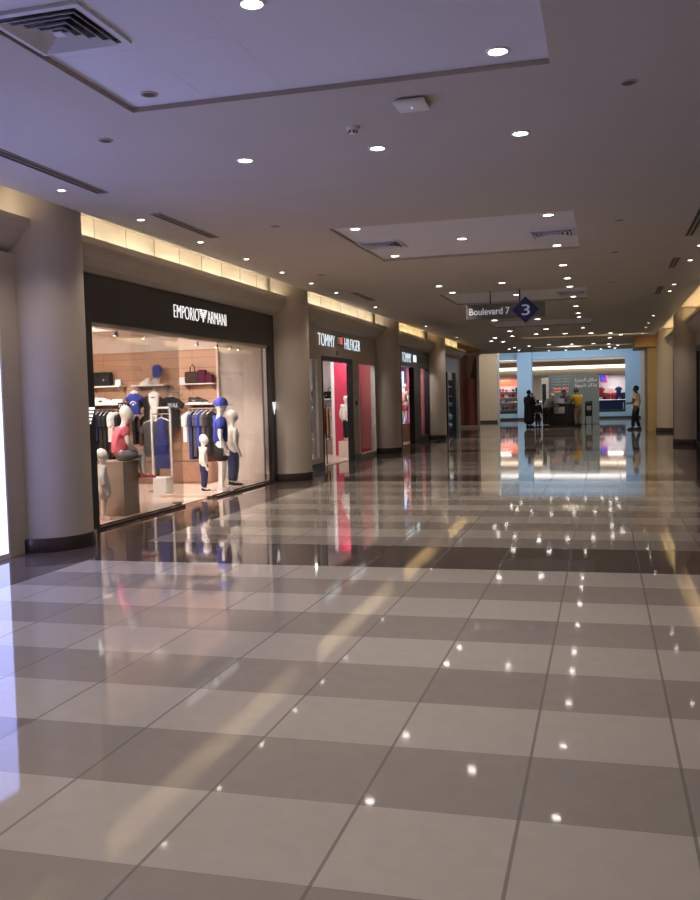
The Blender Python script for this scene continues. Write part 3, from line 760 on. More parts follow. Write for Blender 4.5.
# garments hung side-on: outline in (y, z), thin in x
def side_garment(length, mat, label, x, y, z, w=.21, th=.034, group=None):
    t = thing('hanging_garment', label, 'clothing', (x, y, z), rnd.uniform(-.22, .22), group)
    poly = [(-.03, -.05), (-w*.75, -.10), (-w, -.16), (-w*.96, -.32), (-w*.72, -.34), (-w*.74, -length), (w*.74, -length), (w*.72, -.34), (w*.96, -.32), (w, -.16), (w*.75, -.10), (.03, -.05)]
    m = MB(); m.prism(poly, 'x', -th, th, .012); obj('cloth', m, M[mat], t, smooth=True)
    m = MB(); m.tube([(0, 0, .018), (0, .014, .004), (0, 0, -.02), (0, 0, -.05)], .004, 6)
    m.tube([(0, 0, -.045), (0, -w*.8, -.105)], .009, 6); m.tube([(0, 0, -.045), (0, w*.8, -.105)], .009, 6)
    obj('hanger', m, M['white'], t)
    return t
ordn = ['first', 'second', 'third', 'fourth', 'fifth', 'sixth', 'seventh', 'eighth', 'ninth', 'tenth', 'eleventh', 'twelfth']
cname = dict(offwhite='off-white', jet='black', royal='royal blue', navy='navy', charcoal='charcoal', brownc='dark brown', olive='dark olive', tan='tan', orange='orange', red='red', pink='pink', skyblue='sky blue', sand='sand', blush='blush pink', coral='coral pink', greycloth='grey', plum='plum')
for i, (c, l) in enumerate((('offwhite', .62), ('royal', .55), ('navy', .6), ('jet', .78), ('jet', .8), ('offwhite', .62), ('offwhite', .58), ('jet', .7))):
    side_garment(l, c, f'{cname[c]} top on white hanger, {ordn[i]} from left on the rail behind the plinth', -9.68+i*.098, 16.1, 1.44, group=None)
for i, (c, l) in enumerate((('jet', .6), ('brownc', .62), ('charcoal', .66), ('jet', .7), ('brownc', .68))):
    side_garment(l, c, f'{cname[c]} jacket, {ordn[i]} from the left on the middle rail behind the white frame', -8.68+i*.16, 16.12, 1.36)
for i, (c, l) in enumerate((('offwhite', .62), ('navy', .95), ('charcoal', .9), ('royal', .72), ('olive', .9), ('jet', .85))):
    side_garment(l, c, f'{cname[c]} hanging top, {ordn[i]} from left on the rail above the wooden base', -7.57+i*.092, 16.1, 1.42)
for i, (c, l) in enumerate((('jet', .45), ('navy', .45), ('jet', .42), ('jet', .45), ('brownc', .4), ('navy', .45))):
    side_garment(l, c, f'{cname[c]} folded trousers hung low under the left tops, {ordn[i]} from the left', -9.68+i*.13, 16.22, .92)

# front-facing garments: outline in (x, z)
TEE = [(-.05, 0), (-.13, -.03), (-.25, -.13), (-.21, -.22), (-.15, -.18), (-.155, -.56), (.155, -.56), (.15, -.18), (.21, -.22), (.25, -.13), (.13, -.03), (.05, 0), (0, -.03)]
DRESS = [(-.04, 0), (-.10, -.02), (-.09, -.12), (-.13, -.30), (-.18, -.85), (.18, -.85), (.13, -.30), (.09, -.12), (.10, -.02), (.04, 0), (0, -.04)]
POLO = [(-.05, 0), (-.12, -.03), (-.12, -.14), (-.05, -.5), (-.02, -.62), (.02, -.62), (.05, -.5), (.10, -.16), (.12, -.03), (.05, 0)]
def front_garment(poly, mat, label, loc, s=1, th=.05, name='hanging_garment', extra=None, rz=0):
    t = thing(name, label, 'clothing', loc, rz)
    m = MB(); m.prism([(x*s, z*s-.06) for x, z in poly], 'y', -th, th, th*.45); obj('cloth', m, M[mat], t, smooth=True)
    m = MB(); m.tube([(0, 0, .02), (.012, 0, .006), (0, 0, -.015), (0, 0, -.045)], .004, 6)
    m.tube([(0, 0, -.04), (-.14*s, 0, -.10)], .010, 6); m.tube([(0, 0, -.04), (.14*s, 0, -.10)], .010, 6); obj('hanger', m, M['white'], t)
    if extra: extra(t)
    return t
def hoodie(t):
    m = MB(); m.lathe([(.045, 0), (.04, .01), (.03, .012)], (0, -.058, -.22), 20); 
    m = MB()
    for k in range(7):
        a = PI*.1+k*PI*.8/6; m.box(.055*math.cos(a)-.012, .055*math.cos(a)+.012, -.058, -.052, -.27+.055*math.sin(a)-.01, -.27+.055*math.sin(a)+.01)
    m.box(-.018, .018, -.058, -.052, -.29, -.255); obj('print', m, M['wtext'], t)
    m = MB(); m.ell((0, 0, -.055), (.075, .045, .045), 14, 8); obj('hood', m, M['offwhite'], t, smooth=True)
front_garment(TEE, 'royal', 'royal blue hooded top with white print, hung under the trainer shelf', (-8.47, 15.70, 1.80), .72, .05, extra=hoodie)
front_garment([(x*1.15, z*1.1) for x, z in TEE], 'jet', 'black jacket hung on the orange wall left of the white shirt', (-8.20, 15.90, 1.76), 1.0, .05)
front_garment([(x*1.1, z*1.1) for x, z in TEE], 'jet', 'black jacket hung on the orange wall behind the white shirt', (-7.86, 15.97, 1.72), 1.0, .05)
def lapel(t):
    m = MB(); m.box(-.04, .04, -.045, -.036, -.16, -.14); obj('pocket_print', m, M['navy'], t)
front_garment(POLO, 'offwhite', 'narrow white shirt hung in front of the black jackets', (-8.02, 15.62, 1.80), .85, .035, extra=lapel)
# stands that carry those four
for x, y, z, l in ((-8.47, 15.70, 1.81, 'wall arm holding the royal blue hooded top'), (-8.20, 15.90, 1.77, 'wall arm holding the left black jacket'), (-7.86, 15.97, 1.73, 'wall arm holding the right black jacket'), (-8.02, 15.62, 1.81, 'wall arm holding the narrow white shirt')):
    t = thing('wall_hook', l, 'display arm', (x, 16.42, z)); m = MB(); m.tube([(x, 16.42, z+.004), (x, y-.02, z+.004), (x, y-.03, z+.02)], .007, 8); obj('arm', m, M['chrome'], t, world=True)
    m = MB(); m.box(x-.03, x+.03, 16.41, 16.42, z-.04, z+.04); obj('wall_plate', m, M['chrome'], t, world=True)
# free-standing frame with the blue dress
t = thing('garment_stand', 'freestanding white display frame on a white block holding the blue dress', 'display stand', (-7.07, 14.0, .008))
m = MB(); m.box(-7.20, -6.96, 13.87, 14.13, .008, .30, .004); obj('block', m, M['white'], t, world=True)
m = MB()
for x in (-7.25, -6.91): m.box(x-.014, x+.014, 13.986, 14.014, .30, 1.48)
m.box(-7.264, -6.896, 13.986, 14.014, 1.45, 1.48); m.box(-7.264, -6.896, 13.986, 14.014, .30, .32); obj('frame', m, M['white'], t, world=True)
m = MB(); m.tube([(-7.25, 14, 1.36), (-6.91, 14, 1.36)], .008, 8); obj('bar', m, M['chrome'], t, world=True)
front_garment([(x*.72, z) for x, z in DRESS], 'deepblue', 'deep blue dress hanging in the freestanding white frame', (-7.07, 14.0, 1.345), .98, .05)
front_garment([(x*.9, z) for x, z in TEE], 'charcoal', 'charcoal top on white hanger between plinth and white frame', (-7.5, 14.5, 1.30), 1.1, .05)
t = thing('display_stand', 'slim steel stand holding the charcoal top beside the white frame', 'display stand', (-7.5, 14.52, .008))
m = MB(); m.tube([(-7.5, 14.58, .02), (-7.5, 14.58, 1.31), (-7.5, 14.48, 1.31)], .010, 8); obj('post', m, M['chrome'], t, world=True)
m = MB(); m.lathe([(0, .008), (.15, .008), (.15, .018), (0, .022)], (-7.5, 14.58, 0), 24); obj('foot', m, M['chrome'], t, world=True)
def crown_sign(x, z, label, y=15.6):
    t = thing('price_sign', label, 'sign', (x, y, z))
    m = MB(); m.box(x-.12, x+.12, y-.008, y+.008, z, z+.13); obj('panel', m, M['blackm'], t, world=True)
    obj('lettering', text_mb('FULL', .19, .07, .004, 'y-', (x, y-.010, z+.065)), M['wtext'], t, world=True)
    m = MB(); m.tube([(x, y, z), (x, 16.08, z-.02)], .006, 6); obj('clip', m, M['chrome'], t, world=True)
crown_sign(-8.64, 1.44, 'black sign reading FULL behind the seated mannequin head')
crown_sign(-7.62, 1.43, 'black sign reading FULL above the rail beside the white frame')
def card(x, y, z, w, h, label):
    t = thing('price_card', label, 'card', (x, y, z))
    m = MB(); m.prism([(y-.02, z), (y+.02, z), (y, z+h)], 'x', x-w/2, x+w/2); obj('card', m, M['white'], t, world=True)
    m = MB(); m.box(x-w*.4, x+w*.4, y-.03, y+.03, z, z+.006); obj('foot', m, M['white'], t, world=True)
card(-9.08, 16.2, 1.90, .12, .12, 'white card beside the black satchel on the upper shelf')
card(-9.08, 16.15, 1.55, .22, .09, 'white card on the lower shelf right of the white shoes')
card(-7.72, 16.2, 1.90, .12, .12, 'white card left of the handbags on the upper shelf')

def satchel(x, y, z, w, d, h, mat, label, handle=True, flap=True, rz=0):
    t = thing('handbag', label, 'bag', (x, y, z), rz)
    m = MB(); m.box(-w/2, w/2, -d/2, d/2, 0, h, .03); obj('body', m, M[mat], t, smooth=True)
    if flap:
        m = MB(); m.box(-w/2-.004, w/2+.004, -d/2-.012, -d/2+.004, h*.35, h*.97, .006); fl = obj('flap', m, M[mat], t, smooth=True)
        for sx in (-.25, .25):
            q = MB(); q.box(sx*w-.018, sx*w+.018, -d/2-.022, -d/2-.010, h*.36, h*.48, .003); obj('clasp', q, M['chrome'], fl)
    if handle:
        m = MB(); m.tube([(-w*.18, 0, h-.02), (-w*.15, 0, h+.09), (0, 0, h+.13), (w*.15, 0, h+.09), (w*.18, 0, h-.02)], .011, 8); obj('handle', m, M[mat], t, smooth=True)
    return t
satchel(-9.44, 16.2, 1.90, .44, .18, .27, 'jet', 'black leather satchel with two clasps on the upper left shelf', handle=False)
satchel(-7.50, 16.2, 1.90, .28, .16, .22, 'brownc', 'dark brown handbag with a top handle on the upper right shelf', flap=False)
satchel(-7.30, 16.2, 1.90, .16, .14, .25, 'plum', 'plum coloured tall bag between handbag and purse on the upper right shelf', handle=False, flap=False)
satchel(-7.15, 16.2, 1.90, .15, .13, .16, 'plum', 'small plum purse at the right end of the upper right shelf', handle=False, flap=False)
def shoe(x, y, z, rz, l, mat, label, accent=None, group=None):
    t = thing('shoe', label, 'shoe', (x, y, z), rz, group)
    m = MB(); m.prism([(-.5*l, -.13*l), (-.35*l, -.17*l), (.1*l, -.17*l), (.38*l, -.17*l), (.5*l, -.06*l), (.5*l, .06*l), (.38*l, .17*l), (.1*l, .16*l), (-.35*l, .16*l), (-.5*l, .12*l)], 'z', 0, .09*l); obj('sole', m, M['white'], t)
    m = MB(); rings = []
    for u, w, h in ((-.48, .10, .36), (-.35, .15, .40), (-.15, .15, .36), (.05, .15, .28), (.25, .16, .20), (.40, .14, .15), (.48, .06, .11)):
        rings.append([m.bm.verts.new((u*l, math.cos(a)*w*l, .08*l+max(0, math.sin(a))*h*l)) for a in [i*PI/6 for i in range(7)]])
    for A, B in zip(rings, rings[1:]):
        for i in range(6): m.bm.faces.new((A[i], A[i+1], B[i+1], B[i]))
    m.bm.faces.new(rings[0]); m.bm.faces.new(rings[-1][::-1]); obj('upper', m, M[mat], t, smooth=True)
    m = MB()
    for k in range(4): m.box((.02+.07*k)*l, (.045+.07*k)*l, -.10*l, .10*l, (.36-.05*k)*l, (.385-.05*k)*l)
    obj('laces', m, M[accent or mat], t)
    m = MB(); m.box(-.2*l, .05*l, -.165*l, -.145*l, .14*l, .26*l); obj('side_stripe', m, M[accent or mat], t)
    return t
shoe(-8.50, 16.2, 1.90, 2.7, .27, 'offwhite', 'white trainer with navy trim on the upper middle shelf', 'navy')
shoe(-8.38, 16.3, 1.90, 2.7, .27, 'offwhite', 'white trainer with navy trim, rear one on the upper middle shelf', 'navy')
shoe(-9.42, 16.16, 1.55, .3, .27, 'offwhite', 'white trainer on the lower left shelf in front of its pair', 'jet')
shoe(-9.40, 16.30, 1.55, .3, .27, 'offwhite', 'white trainer on the lower left shelf behind its pair', 'jet')
shoe(-7.45, 16.16, 1.52, .2, .26, 'charcoal', 'dark sandal in front on the lower right shelf', 'tan')
shoe(-7.38, 16.30, 1.52, .2, .26, 'charcoal', 'dark sandal at the back on the lower right shelf', 'tan')
def cap_parts(t, c, r, mat, f=Vector((0, 1, 0)), name='cap'):
    m = MB(); m.lathe([(r*1.02, -.02), (r*1.03, .02), (r*.92, r*.55), (r*.6, r*.9), (0, r*1.0)], seg=24)
    bmesh.ops.translate(m.bm, verts=m.bm.verts, vec=c); o = obj(name, m, M[mat], t, smooth=True)
    a = math.atan2(f.y, f.x); b = MB(); pl = []
    for k in range(13):
        q = -PI/2*.85+k*PI*.85/12; pl.append((c.x+math.cos(a+q)*r*(1+.75*max(0, math.cos(q)*1.2-.2)), c.y+math.sin(a+q)*r*(1+.75*max(0, math.cos(q)*1.2-.2))))
    b.prism(pl, 'z', c.z-.018, c.z-.008); obj('brim', b, M[mat], o)
    b = MB(); b.ell(c+Vector((0, 0, r)), .012, 8, 6); obj('button', b, M[mat], o)
t = thing('baseball_cap', 'royal blue baseball cap on a pale stand above the white shirt', 'cap', (-8.2, 16.17, 2.17))
cap_parts(t, Vector((0, 0, .02)), .095, 'royal', Vector((0, -1, 0))); t.rotation_euler = (1.15, 0, 0)
t = thing('cap_stand', 'pale slim stand under the blue cap on the upper middle shelf', 'stand', (-8.2, 16.2, 1.90))
m = MB(); m.lathe([(0, 0), (.05, 0), (.05, .01), (.018, .02), (.018, .2), (.02, .215), (.02, .25), (0, .26)], seg=16); obj('post', m, M['cream'], t, smooth=True)

# ---- mannequins of shop one
def mannequin(label, loc, rz, h, over=None, head=1.3, name='mannequin'):
    t = thing(name, label, 'mannequin', loc, rz)
    return t, Fig(t, h, over, head, M['manq'], faced=False)
ARM = dict(elL=(-.15, -.03, .62), wrL=(-.165, .02, .48), paL=(-.165, .035, .44), elR=(.15, -.03, .62), wrR=(.165, .02, .48), paR=(.165, .035, .44))
# toddler at the left edge
t, f = mannequin('small white child mannequin in white dress beside the dark frame, left of the plinth', (-6.26, 10.66, .05), -.9, .85, ARM, 1.45)
f.wear('dress', M['offwhite'], [[(('knL', 'knR', .5), .15), (('hipL', 'hipR', .5), .14), ('pelvis', .135), ('waist', .115), ('chest', .11), (('chest', 'nb', .7), .07)], [('chest', .11), ('shL', .06), (('shL', 'elL', .9), .052), (('elL', 'wrL', .8), .042)], [('chest', .11), ('shR', .06), (('shR', 'elR', .9), .052), (('elR', 'wrR', .8), .042)]])
f.shoes(M['blush'])
# seated child
sit = dict(pelvis=(0, .0, .075), waist=(0, .0, .16), chest=(0, .03, .27), nb=(0, .05, .36), neck=(0, .065, .405), h1=(0, .085, .44), h2=(0, .092, .485), h3=(0, .088, .52))
for s_, n in ((-1, 'L'), (1, 'R')):
    sit.update({'sh'+n: (s_*.105, .045, .345), 'el'+n: (s_*.125, .07, .20), 'wr'+n: (s_*.09, .16, .125), 'pa'+n: (s_*.08, .195, .125), 'hip'+n: (s_*.05, .03, .06),
                'kn'+n: (s_*.05, .255, .075), 'an'+n: (s_*.05, .262, -.15), 'toe'+n: (s_*.055, .335, -.195)})
t, f = mannequin('seated white child mannequin in coral T-shirt and grey shorts on the taupe plinth', (-6.31, 11.22, .775), -.78, 1.2, sit, 1.3)
f.shirt(M['coral'], 'tshirt', .6, low=-.35, k=1.16); f.trousers(M['greycloth'], 'shorts', shorts=True, k=1.02); f.shoes(M['red'], M['white'], 'trainer')
# small child
t, f = mannequin('smallest standing child mannequin in white T-shirt and navy trousers, at the entrance', (-6.44, 14.22, .05), -1.0, .88, ARM, 1.4)
f.shirt(M['offwhite'], 'tshirt', .6, low=-.2, k=1.22); f.trousers(M['navy'], k=1.2); f.shoes(M['jet'], M['white'], 'trainer')
# boy with cap
t, f = mannequin('tallest white mannequin with blue cap, blue T-shirt and black shorts', (-6.17, 14.33, .05), -1.0, 1.50, ARM, 1.12)
f.shirt(M['royal'], 'tshirt', .65, low=-.25, k=1.12)
f.trousers(M['jet'], 'shorts', shorts=True, k=1.12); f.shoes(M['blush'], M['white'], 'trainer')
cap_parts(t, f.J['h2']+Vector((0, 0, .034)), .119, 'royal', Vector((0, 1, 0)))
m = MB()
for k in range(5):
    a = .3+k*.5; m.box(.06*math.cos(a)-.01, .06*math.cos(a)+.01, .14, .152, .71*1.5+.05*math.sin(a)-.01, .71*1.5+.05*math.sin(a)+.01)
obj('shirt_print', m, M['wtext'], t)
# vest boy
t, f = mannequin('white mannequin in white vest and navy trousers behind the capped one', (-6.30, 15.15, .05), -.75, 1.28, ARM, 1.22)
f.shirt(M['offwhite'], 'vest', 0, low=-.3, k=1.14); f.trousers(M['navy'], k=1.12); f.shoes(M['jet'], M['white'], 'sandal')
m = MB(); J = f.J
m.tube([J['shL']+Vector((0, .05, .05)), J['shL']+Vector((-.02, -.055, -.02)), J['waist']+Vector((-.12, -.06, .05)), J['waist']+Vector((-.11, .07, .0)), J['chest']+Vector((-.10, .10, .02)), J['shL']+Vector((0, .05, .05))], .012, 8); obj('shoulder_strap', m, M['jet'], t, smooth=True)

# ------------------------------------------------------------------ shop two (beige front, lit letters)
t2 = thing('shopfront', 'beige shopfront with blue white lit letters between second and third pilaster', 'shopfront', (-6, 21.5, 0))
m = MB(); m.box(-6.13, -5.985, 19.66, 22.25, 2.40, 2.50); m.box(-6.13, -5.985, 19.66, 19.72, 0, 2.4); m.box(-6.13, -5.985, 22.19, 22.25, 0, 2.4); obj('door_frame', m, M['blackm'], t2, world=True)
obj('lettering', text_mb('TOMMY', 1.30, .27, .006, 'x+', (-5.995, 20.10, 2.86), -.02), M['letters2'], t2, world=True)
obj('lettering', text_mb('HILFIGER', 1.45, .27, .006, 'x+', (-5.995, 22.35, 2.86), -.02), M['letters2'], t2, world=True)
m = MB(); m.box(-6.0, -5.992, 21.0, 21.4, 2.82, 2.99); fl = obj('flag_emblem', m, M['wtext'], t2, world=True)
for z0, z1, y0, y1, mt in (2.99, 3.02, 21.0, 21.4, 'navysign'), (2.79, 2.82, 21.0, 21.4, 'navysign'), (2.82, 2.99, 21.2, 21.4, 'redsq'):
    m = MB(); m.box(-6.0, -5.990, y0, y1, z0, z1); obj('flag_field', m, M[mt], fl, world=True)
for y0, y1, z0 in ((18.62, 19.34, .26), (22.85, 24.62, .10)):
    m = MB(); m.box(-6.06, -6.05, y0, y1, z0, 2.42); obj('glass_pane', m, M['glass'], t2, world=True)
for yy, zz in ((19.30, .26), (22.85, .1), (24.57, .1)):
    m = MB(); m.box(-6.04, -5.99, yy, yy+.045, zz, 2.4); obj('window_jamb', m, M['white'], t2, world=True)
m = MB(); m.lathe([(0, .02), (.06, .02), (.06, 0), (0, 0)], seg=20); bmesh.ops.rotate(m.bm, verts=m.bm.verts, cent=(0, 0, 0), matrix=Matrix.Rotation(PI/2, 3, 'Y')); bmesh.ops.translate(m.bm, verts=m.bm.verts, vec=(-5.99, 22.55, 1.42)); obj('round_plate', m, M['blackm'], t2, world=True)
obj('unit_number', text_mb('17', .14, .09, .01, 'x+', (-5.99, 20.95, 2.60)), M['blackm'], t2, world=True)
m = MB(); m.box(-9.0, -8.9, 17.8, 25.2, 0, 2.8); m.box(-9.0, -6.12, 17.7, 17.82, 0, 2.8); m.box(-9.0, -6.12, 25.1, 25.2, 0, 2.8); struct('wall_shop', m, M['whitewall'])
m = MB(); m.box(-9.0, -6.12, 17.7, 25.2, 2.75, 2.82); struct('ceiling_second_shop', m, M['whitewall'])
m = MB(); m.box(-9.0, -6.12, 17.82, 25.1, -.02, .01); struct('floor_second_shop', m, M['shopfloor'])
for x, y, p in ((-7.4, 20.2, 22), (-7.2, 22.4, 15), (-6.4, 23.7, 16)): area('shop_lamp', (x, y, 2.74), .5, p, (1, .94, .9))
single('display_wall', MB().box(-6.98, -6.50, 24.0, 24.08, .01, 2.6), M['crimson'], 'crimson display wall inside the beige shop behind the white mannequin', 'partition', (-6.74, 24.04, .01))
single('display_wall', MB().box(-6.62, -6.14, 24.65, 24.72, .01, 2.6), M['rose'], 'rose red display wall filling the right window of the beige shop', 'partition', (-6.38, 24.68, .01))
single('white_post', MB().box(-7.06, -6.98, 23.98, 24.1, .01, 2.6), M['white'], 'white post at the left edge of the crimson display wall', 'post', (-7.02, 24.04, .01))
t = thing('wall_shelf', 'white shelf with dark bags inside the beige shop', 'shelf', (-7.6, 24.9, 1.55)); m = MB(); m.box(-8.1, -7.08, 24.7, 25.1, 1.52, 1.55); obj('board', m, M['white'], t, world=True); m = MB(); m.box(-8.0, -7.96, 24.8, 25.1, 1.40, 1.52); m.box(-7.24, -7.2, 24.8, 25.1, 1.40, 1.52); obj('bracket', m, M['chrome'], t, world=True)
satchel(-7.72, 24.85, 1.55, .3, .2, .22, 'jet', 'black bag on the white shelf inside the beige shop')
satchel(-7.36, 24.85, 1.55, .28, .2, .2, 'jet', 'smaller black bag at the right of the shelf inside the beige shop')
t = thing('clothes_rail', 'steel clothes rail with orange tops inside the beige shop', 'clothes rail', (-7.6, 24.7, 0)); m = MB(); m.tube([(-8.1, 24.8, 1.35), (-7.08, 24.8, 1.35)], .014, 8); obj('bar', m, M['chrome'], t, world=True); m = MB(); m.tube([(-8.05, 24.8, 1.35), (-8.05, 25.1, 1.35)], .012, 8); m.tube([(-7.12, 24.8, 1.35), (-7.12, 25.1, 1.35)], .012, 8); obj('bracket', m, M['chrome'], t, world=True)
for i, (c, l) in enumerate((('jet', .7), ('tan', .75), ('orange', .7), ('tan', .6), ('orange', .78), ('tan', .82), ('sand', .9), ('offwhite', .7))):
    side_garment(l, c, f'{cname[c]} top, {ordn[i]} from the left on the rail inside the beige shop', -8.02+i*.118, 24.8, 1.35)
t = thing('drawer_unit', 'taupe base cabinet under the orange tops in the beige shop', 'cabinet', (-7.6, 24.8, .01)); m = MB(); m.box(-8.1, -7.08, 24.6, 25.08, .01, .45, .005); obj('carcass', m, M['plinth'], t, world=True)
plinth(-6.70, -6.36, 23.3, 23.7, .01, .42, M['cream'], 'cream plinth under the white mannequin in the beige shop')
t, f = mannequin('white mannequin with long white jacket on the cream plinth in the beige shop', (-6.53, 23.5, .42), -.6, 1.15, ARM, 1.1)
f.shirt(M['offwhite'], 'jacket', long=True, low=-.9, k=1.2); f.trousers(M['jet'])
t = thing('clothes_rail', 'grey rail with pale tops behind the narrow left window of the beige shop', 'clothes rail', (-7.0, 20.2, 0)); m = MB(); m.tube([(-7.4, 20.9, .01), (-7.4, 20.9, 1.4), (-6.3, 20.9, 1.4), (-6.3, 20.9, .01)], .014, 8); obj('bar', m, M['blackm'], t, world=True); m = MB(); m.box(-7.42, -6.28, 20.7, 21.1, .58, .60); obj('shelf', m, M['white'], t, world=True)
for i, c in enumerate(('jet', 'greycloth', 'offwhite', 'charcoal', 'greycloth', 'jet')): side_garment(.62, c, f'{cname[c]} top, {ordn[i]} from the left on the grey rail by the narrow window', -7.25+i*.16, 20.9, 1.4)
# ------------------------------------------------------------------ shop three (black fascia)
t3 = thing('shopfront', 'black shopfront with white letters between third and fourth pilaster', 'shopfront', (-6, 30, 0))
m = MB(); m.box(-6.14, -5.97, 27.0, 32.6, 2.50, 3.06); m.box(-6.14, -5.97, 27.0, 28.0, 0, 2.5); m.box(-6.14, -5.97, 29.9, 31.05, 0, 2.5); m.box(-6.14, -5.97, 32.55, 32.6, 0, 2.5); m.box(-6.14, -5.97, 31.05, 32.55, 0, .2); obj('facade', m, M['black'], t3, world=True)
obj('lettering', text_mb('TOMMY', 1.4, .29, .006, 'x+', (-5.965, 28.8, 2.78), -.02), M['letters2'], t3, world=True)
obj('lettering', text_mb('HILFIGER', 1.6, .27, .006, 'x+', (-5.965, 31.55, 2.76)), M['palesign'], t3, world=True)
m = MB(); m.box(-5.97, -5.962, 29.85, 30.35, 2.68, 2.90); obj('flag_emblem', m, M['letters2'], t3, world=True)
m = MB(); m.box(-6.06, -6.05, 31.05, 32.55, .2, 2.5); obj('glass_pane', m, M['glass'], t3, world=True)
m = MB(); m.box(-8.6, -8.5, 26.9, 33.2, 0, 2.8); m.box(-8.6, -6.14, 26.85, 26.95, 0, 2.8); m.box(-8.6, -6.14, 33.1, 33.2, 0, 2.8); m.box(-8.6, -6.14, 26.85, 33.2, 2.75, 2.82); struct('wall_third_shop', m, M['plinth'])
m = MB(); m.box(-8.5, -6.14, 26.95, 33.1, -.02, .01); struct('floor_third_shop', m, M['wood'])
t = thing('display_wall', 'glowing lavender blue display wall in the black fascia shop', 'display panel', (-6.9, 32.4, .01)); m = MB(); m.box(-7.6, -6.85, 32.4, 32.5, .3, 2.45); obj('panel', m, M['bluescreen'], t, world=True); m = MB(); m.box(-7.6, -6.85, 32.38, 32.5, 2.45, 2.75); obj('header', m, M['plum'], t, world=True); m = MB(); m.box(-7.6, -6.85, 32.38, 32.5, .01, .3); obj('plinth', m, M['brownc'], t, world=True)
single('display_wall', MB().box(-6.8, -6.15, 32.72, 32.78, .01, 2.6), M['rose'], 'rose red display wall in the right window of the black fascia shop', 'partition', (-6.48, 32.75, .01))
area('shop_lamp', (-7.0, 30.6, 2.7), .5, 26, (1, .9, .85)); area('shop_lamp', (-6.4, 31.8, 2.7), .25, 16, (1, .9, .85))
plinth(-6.85, -6.45, 31.2, 31.6, .01, .62, M['wood'], 'brown wooden plinth under the pink dressed mannequin')
t, f = mannequin('pale mannequin in pink top on the plinth in the black fascia shop', (-6.62, 31.4, .62), -.5, 1.36, ARM, 1.0)
f.shirt(M['pink'], 'top', .6, k=1.1); f.trousers(M['coral'], 'shorts', shorts=True)
t = thing('clothes_rack', 'black two tier clothes rack before the blue panel in the black fascia shop', 'clothes rack', (-6.8, 30.3, .01))
m = MB()
m.tube([(-7.0, 30.6, .01), (-7.0, 30.6, 1.35), (-6.62, 30.6, 1.35), (-6.62, 30.6, .01)], .022, 8); m.tube([(-7.0, 30.6, .75), (-6.62, 30.6, .75)], .022, 8); obj('frame', m, M['blackm'], t, world=True)
for i, c in enumerate(('navy', 'skyblue', 'jet')): side_garment(.5, c, f'{cname[c]} top, {ordn[i]} from the left on the black two tier rack', -6.92+i*.10, 30.6, .73, w=.15)
# ------------------------------------------------------------------ shop four (last on the left)
t4 = thing('shopfront', 'last shopfront on the left with black fascia and narrow lit window', 'shopfront', (-6, 37, 0))
m = MB(); m.box(-6.13, -5.98, 34.3, 39.5, 2.5, 3.06); m.box(-6.13, -5.98, 34.3, 34.5, 0, 2.5); m.box(-6.13, -5.98, 38.9, 39.5, 0, 2.5); m.box(-6.13, -5.98, 36.8, 36.95, 0, 2.5); obj('facade', m, M['black'], t4, world=True)
m = MB(); m.box(-6.07, -6.06, 34.5, 38.9, .05, 2.5); obj('glass_pane', m, M['glass'], t4, world=True)
m = MB(); m.box(-7.6, -7.5, 34.3, 39.6, 0, 2.8); m.box(-7.6, -6.14, 34.2, 34.3, 0, 2.8); m.box(-7.6, -6.14, 39.5, 39.6, 0, 2.8); m.box(-7.6, -6.14, 34.2, 39.6, 2.75, 2.82); struct('wall_fourth_shop', m, M['whitewall'])
area('shop_lamp', (-6.8, 37.5, 2.7), .4, 16, (1, .93, .9))
t = thing('shelf_unit', 'dark shelving full of shoes in the last left shop window', 'shelf', (-6.9, 39.2, 0)); m = MB(); m.box(-7.45, -6.2, 39.3, 39.5, .02, 2.2); obj('back_panel', m, M['charcoal'], t, world=True)
for k in range(5):
    m = MB(); m.box(-7.45, -6.2, 39.05, 39.3, .3+k*.4, .33+k*.4); obj('shelf_board', m, M['white'], t, world=True)
for k in range(5):
    for j in range(3): shoe(-7.2+j*.4, 39.17, .33+k*.4, 0, .26, ('offwhite', 'red', 'jet', 'skyblue', 'pink')[(k+j*2) % 5], f'shoe on shelf {ordn[k]} from the floor, {ordn[j]} from the left in the last left shop', 'jet')

# ------------------------------------------------------------------ FAR END
m = MB(); m.box(-6.86, -5.74, 43.9, 44.1, .12, 3.42); tt = thing('poster_wall', 'tall dark red brown advertising poster at the end of the left shops', 'poster', (-6.3, 44, 0)); obj('poster', m, M['poster'], tt, world=True)
m = MB(); m.box(-6.95, -5.66, 43.86, 44.2, 0, .12); m.box(-6.95, -6.86, 43.86, 44.2, .12, 3.45); m.box(-5.74, -5.66, 43.86, 44.2, .12, 3.45); m.box(-7, -5.6, 43.7, 44.2, 3.42, 3.56); obj('frame', m, M['wall'], tt, world=True)
# figure-like dark fold of the print
m = MB(); m.prism([(-6.05, 2.35), (-5.78, 2.25), (-5.76, 3.35), (-5.88, 3.1)], 'y', 43.89, 43.9); obj('print_shape', m, M['brownc'], tt, world=True)
struct('trim_7', MB().box(-6.8, -5.62, 42.9, 44.3, 3.57, 4.0), M['ochre'])
single('pier', MB().box(-6.75, -5.65, 51.7, 53, 0, 4.6), M['wall'], 'beige pier at the far left between poster and blue wall', 'column', (-6.2, 52.3, 0))
single('pier', MB().box(1.66, 2.49, 37.34, 40.2, 0, 3.2), M['yellowcol'], 'sand coloured pier lit yellow beside the walking person', 'column', (2.1, 38.5, 0))
struct('trim_8', MB().box(1.2, 2.5, 36.9, 40.2, 3.2, 3.59), M['ochre'])
single('pier', MB().box(2.08, 2.6, 55.5, 56.2, 0, 4.6), M['wall'], 'beige pier at the far right end of the blue wall', 'column', (2.3, 55.8, 0))
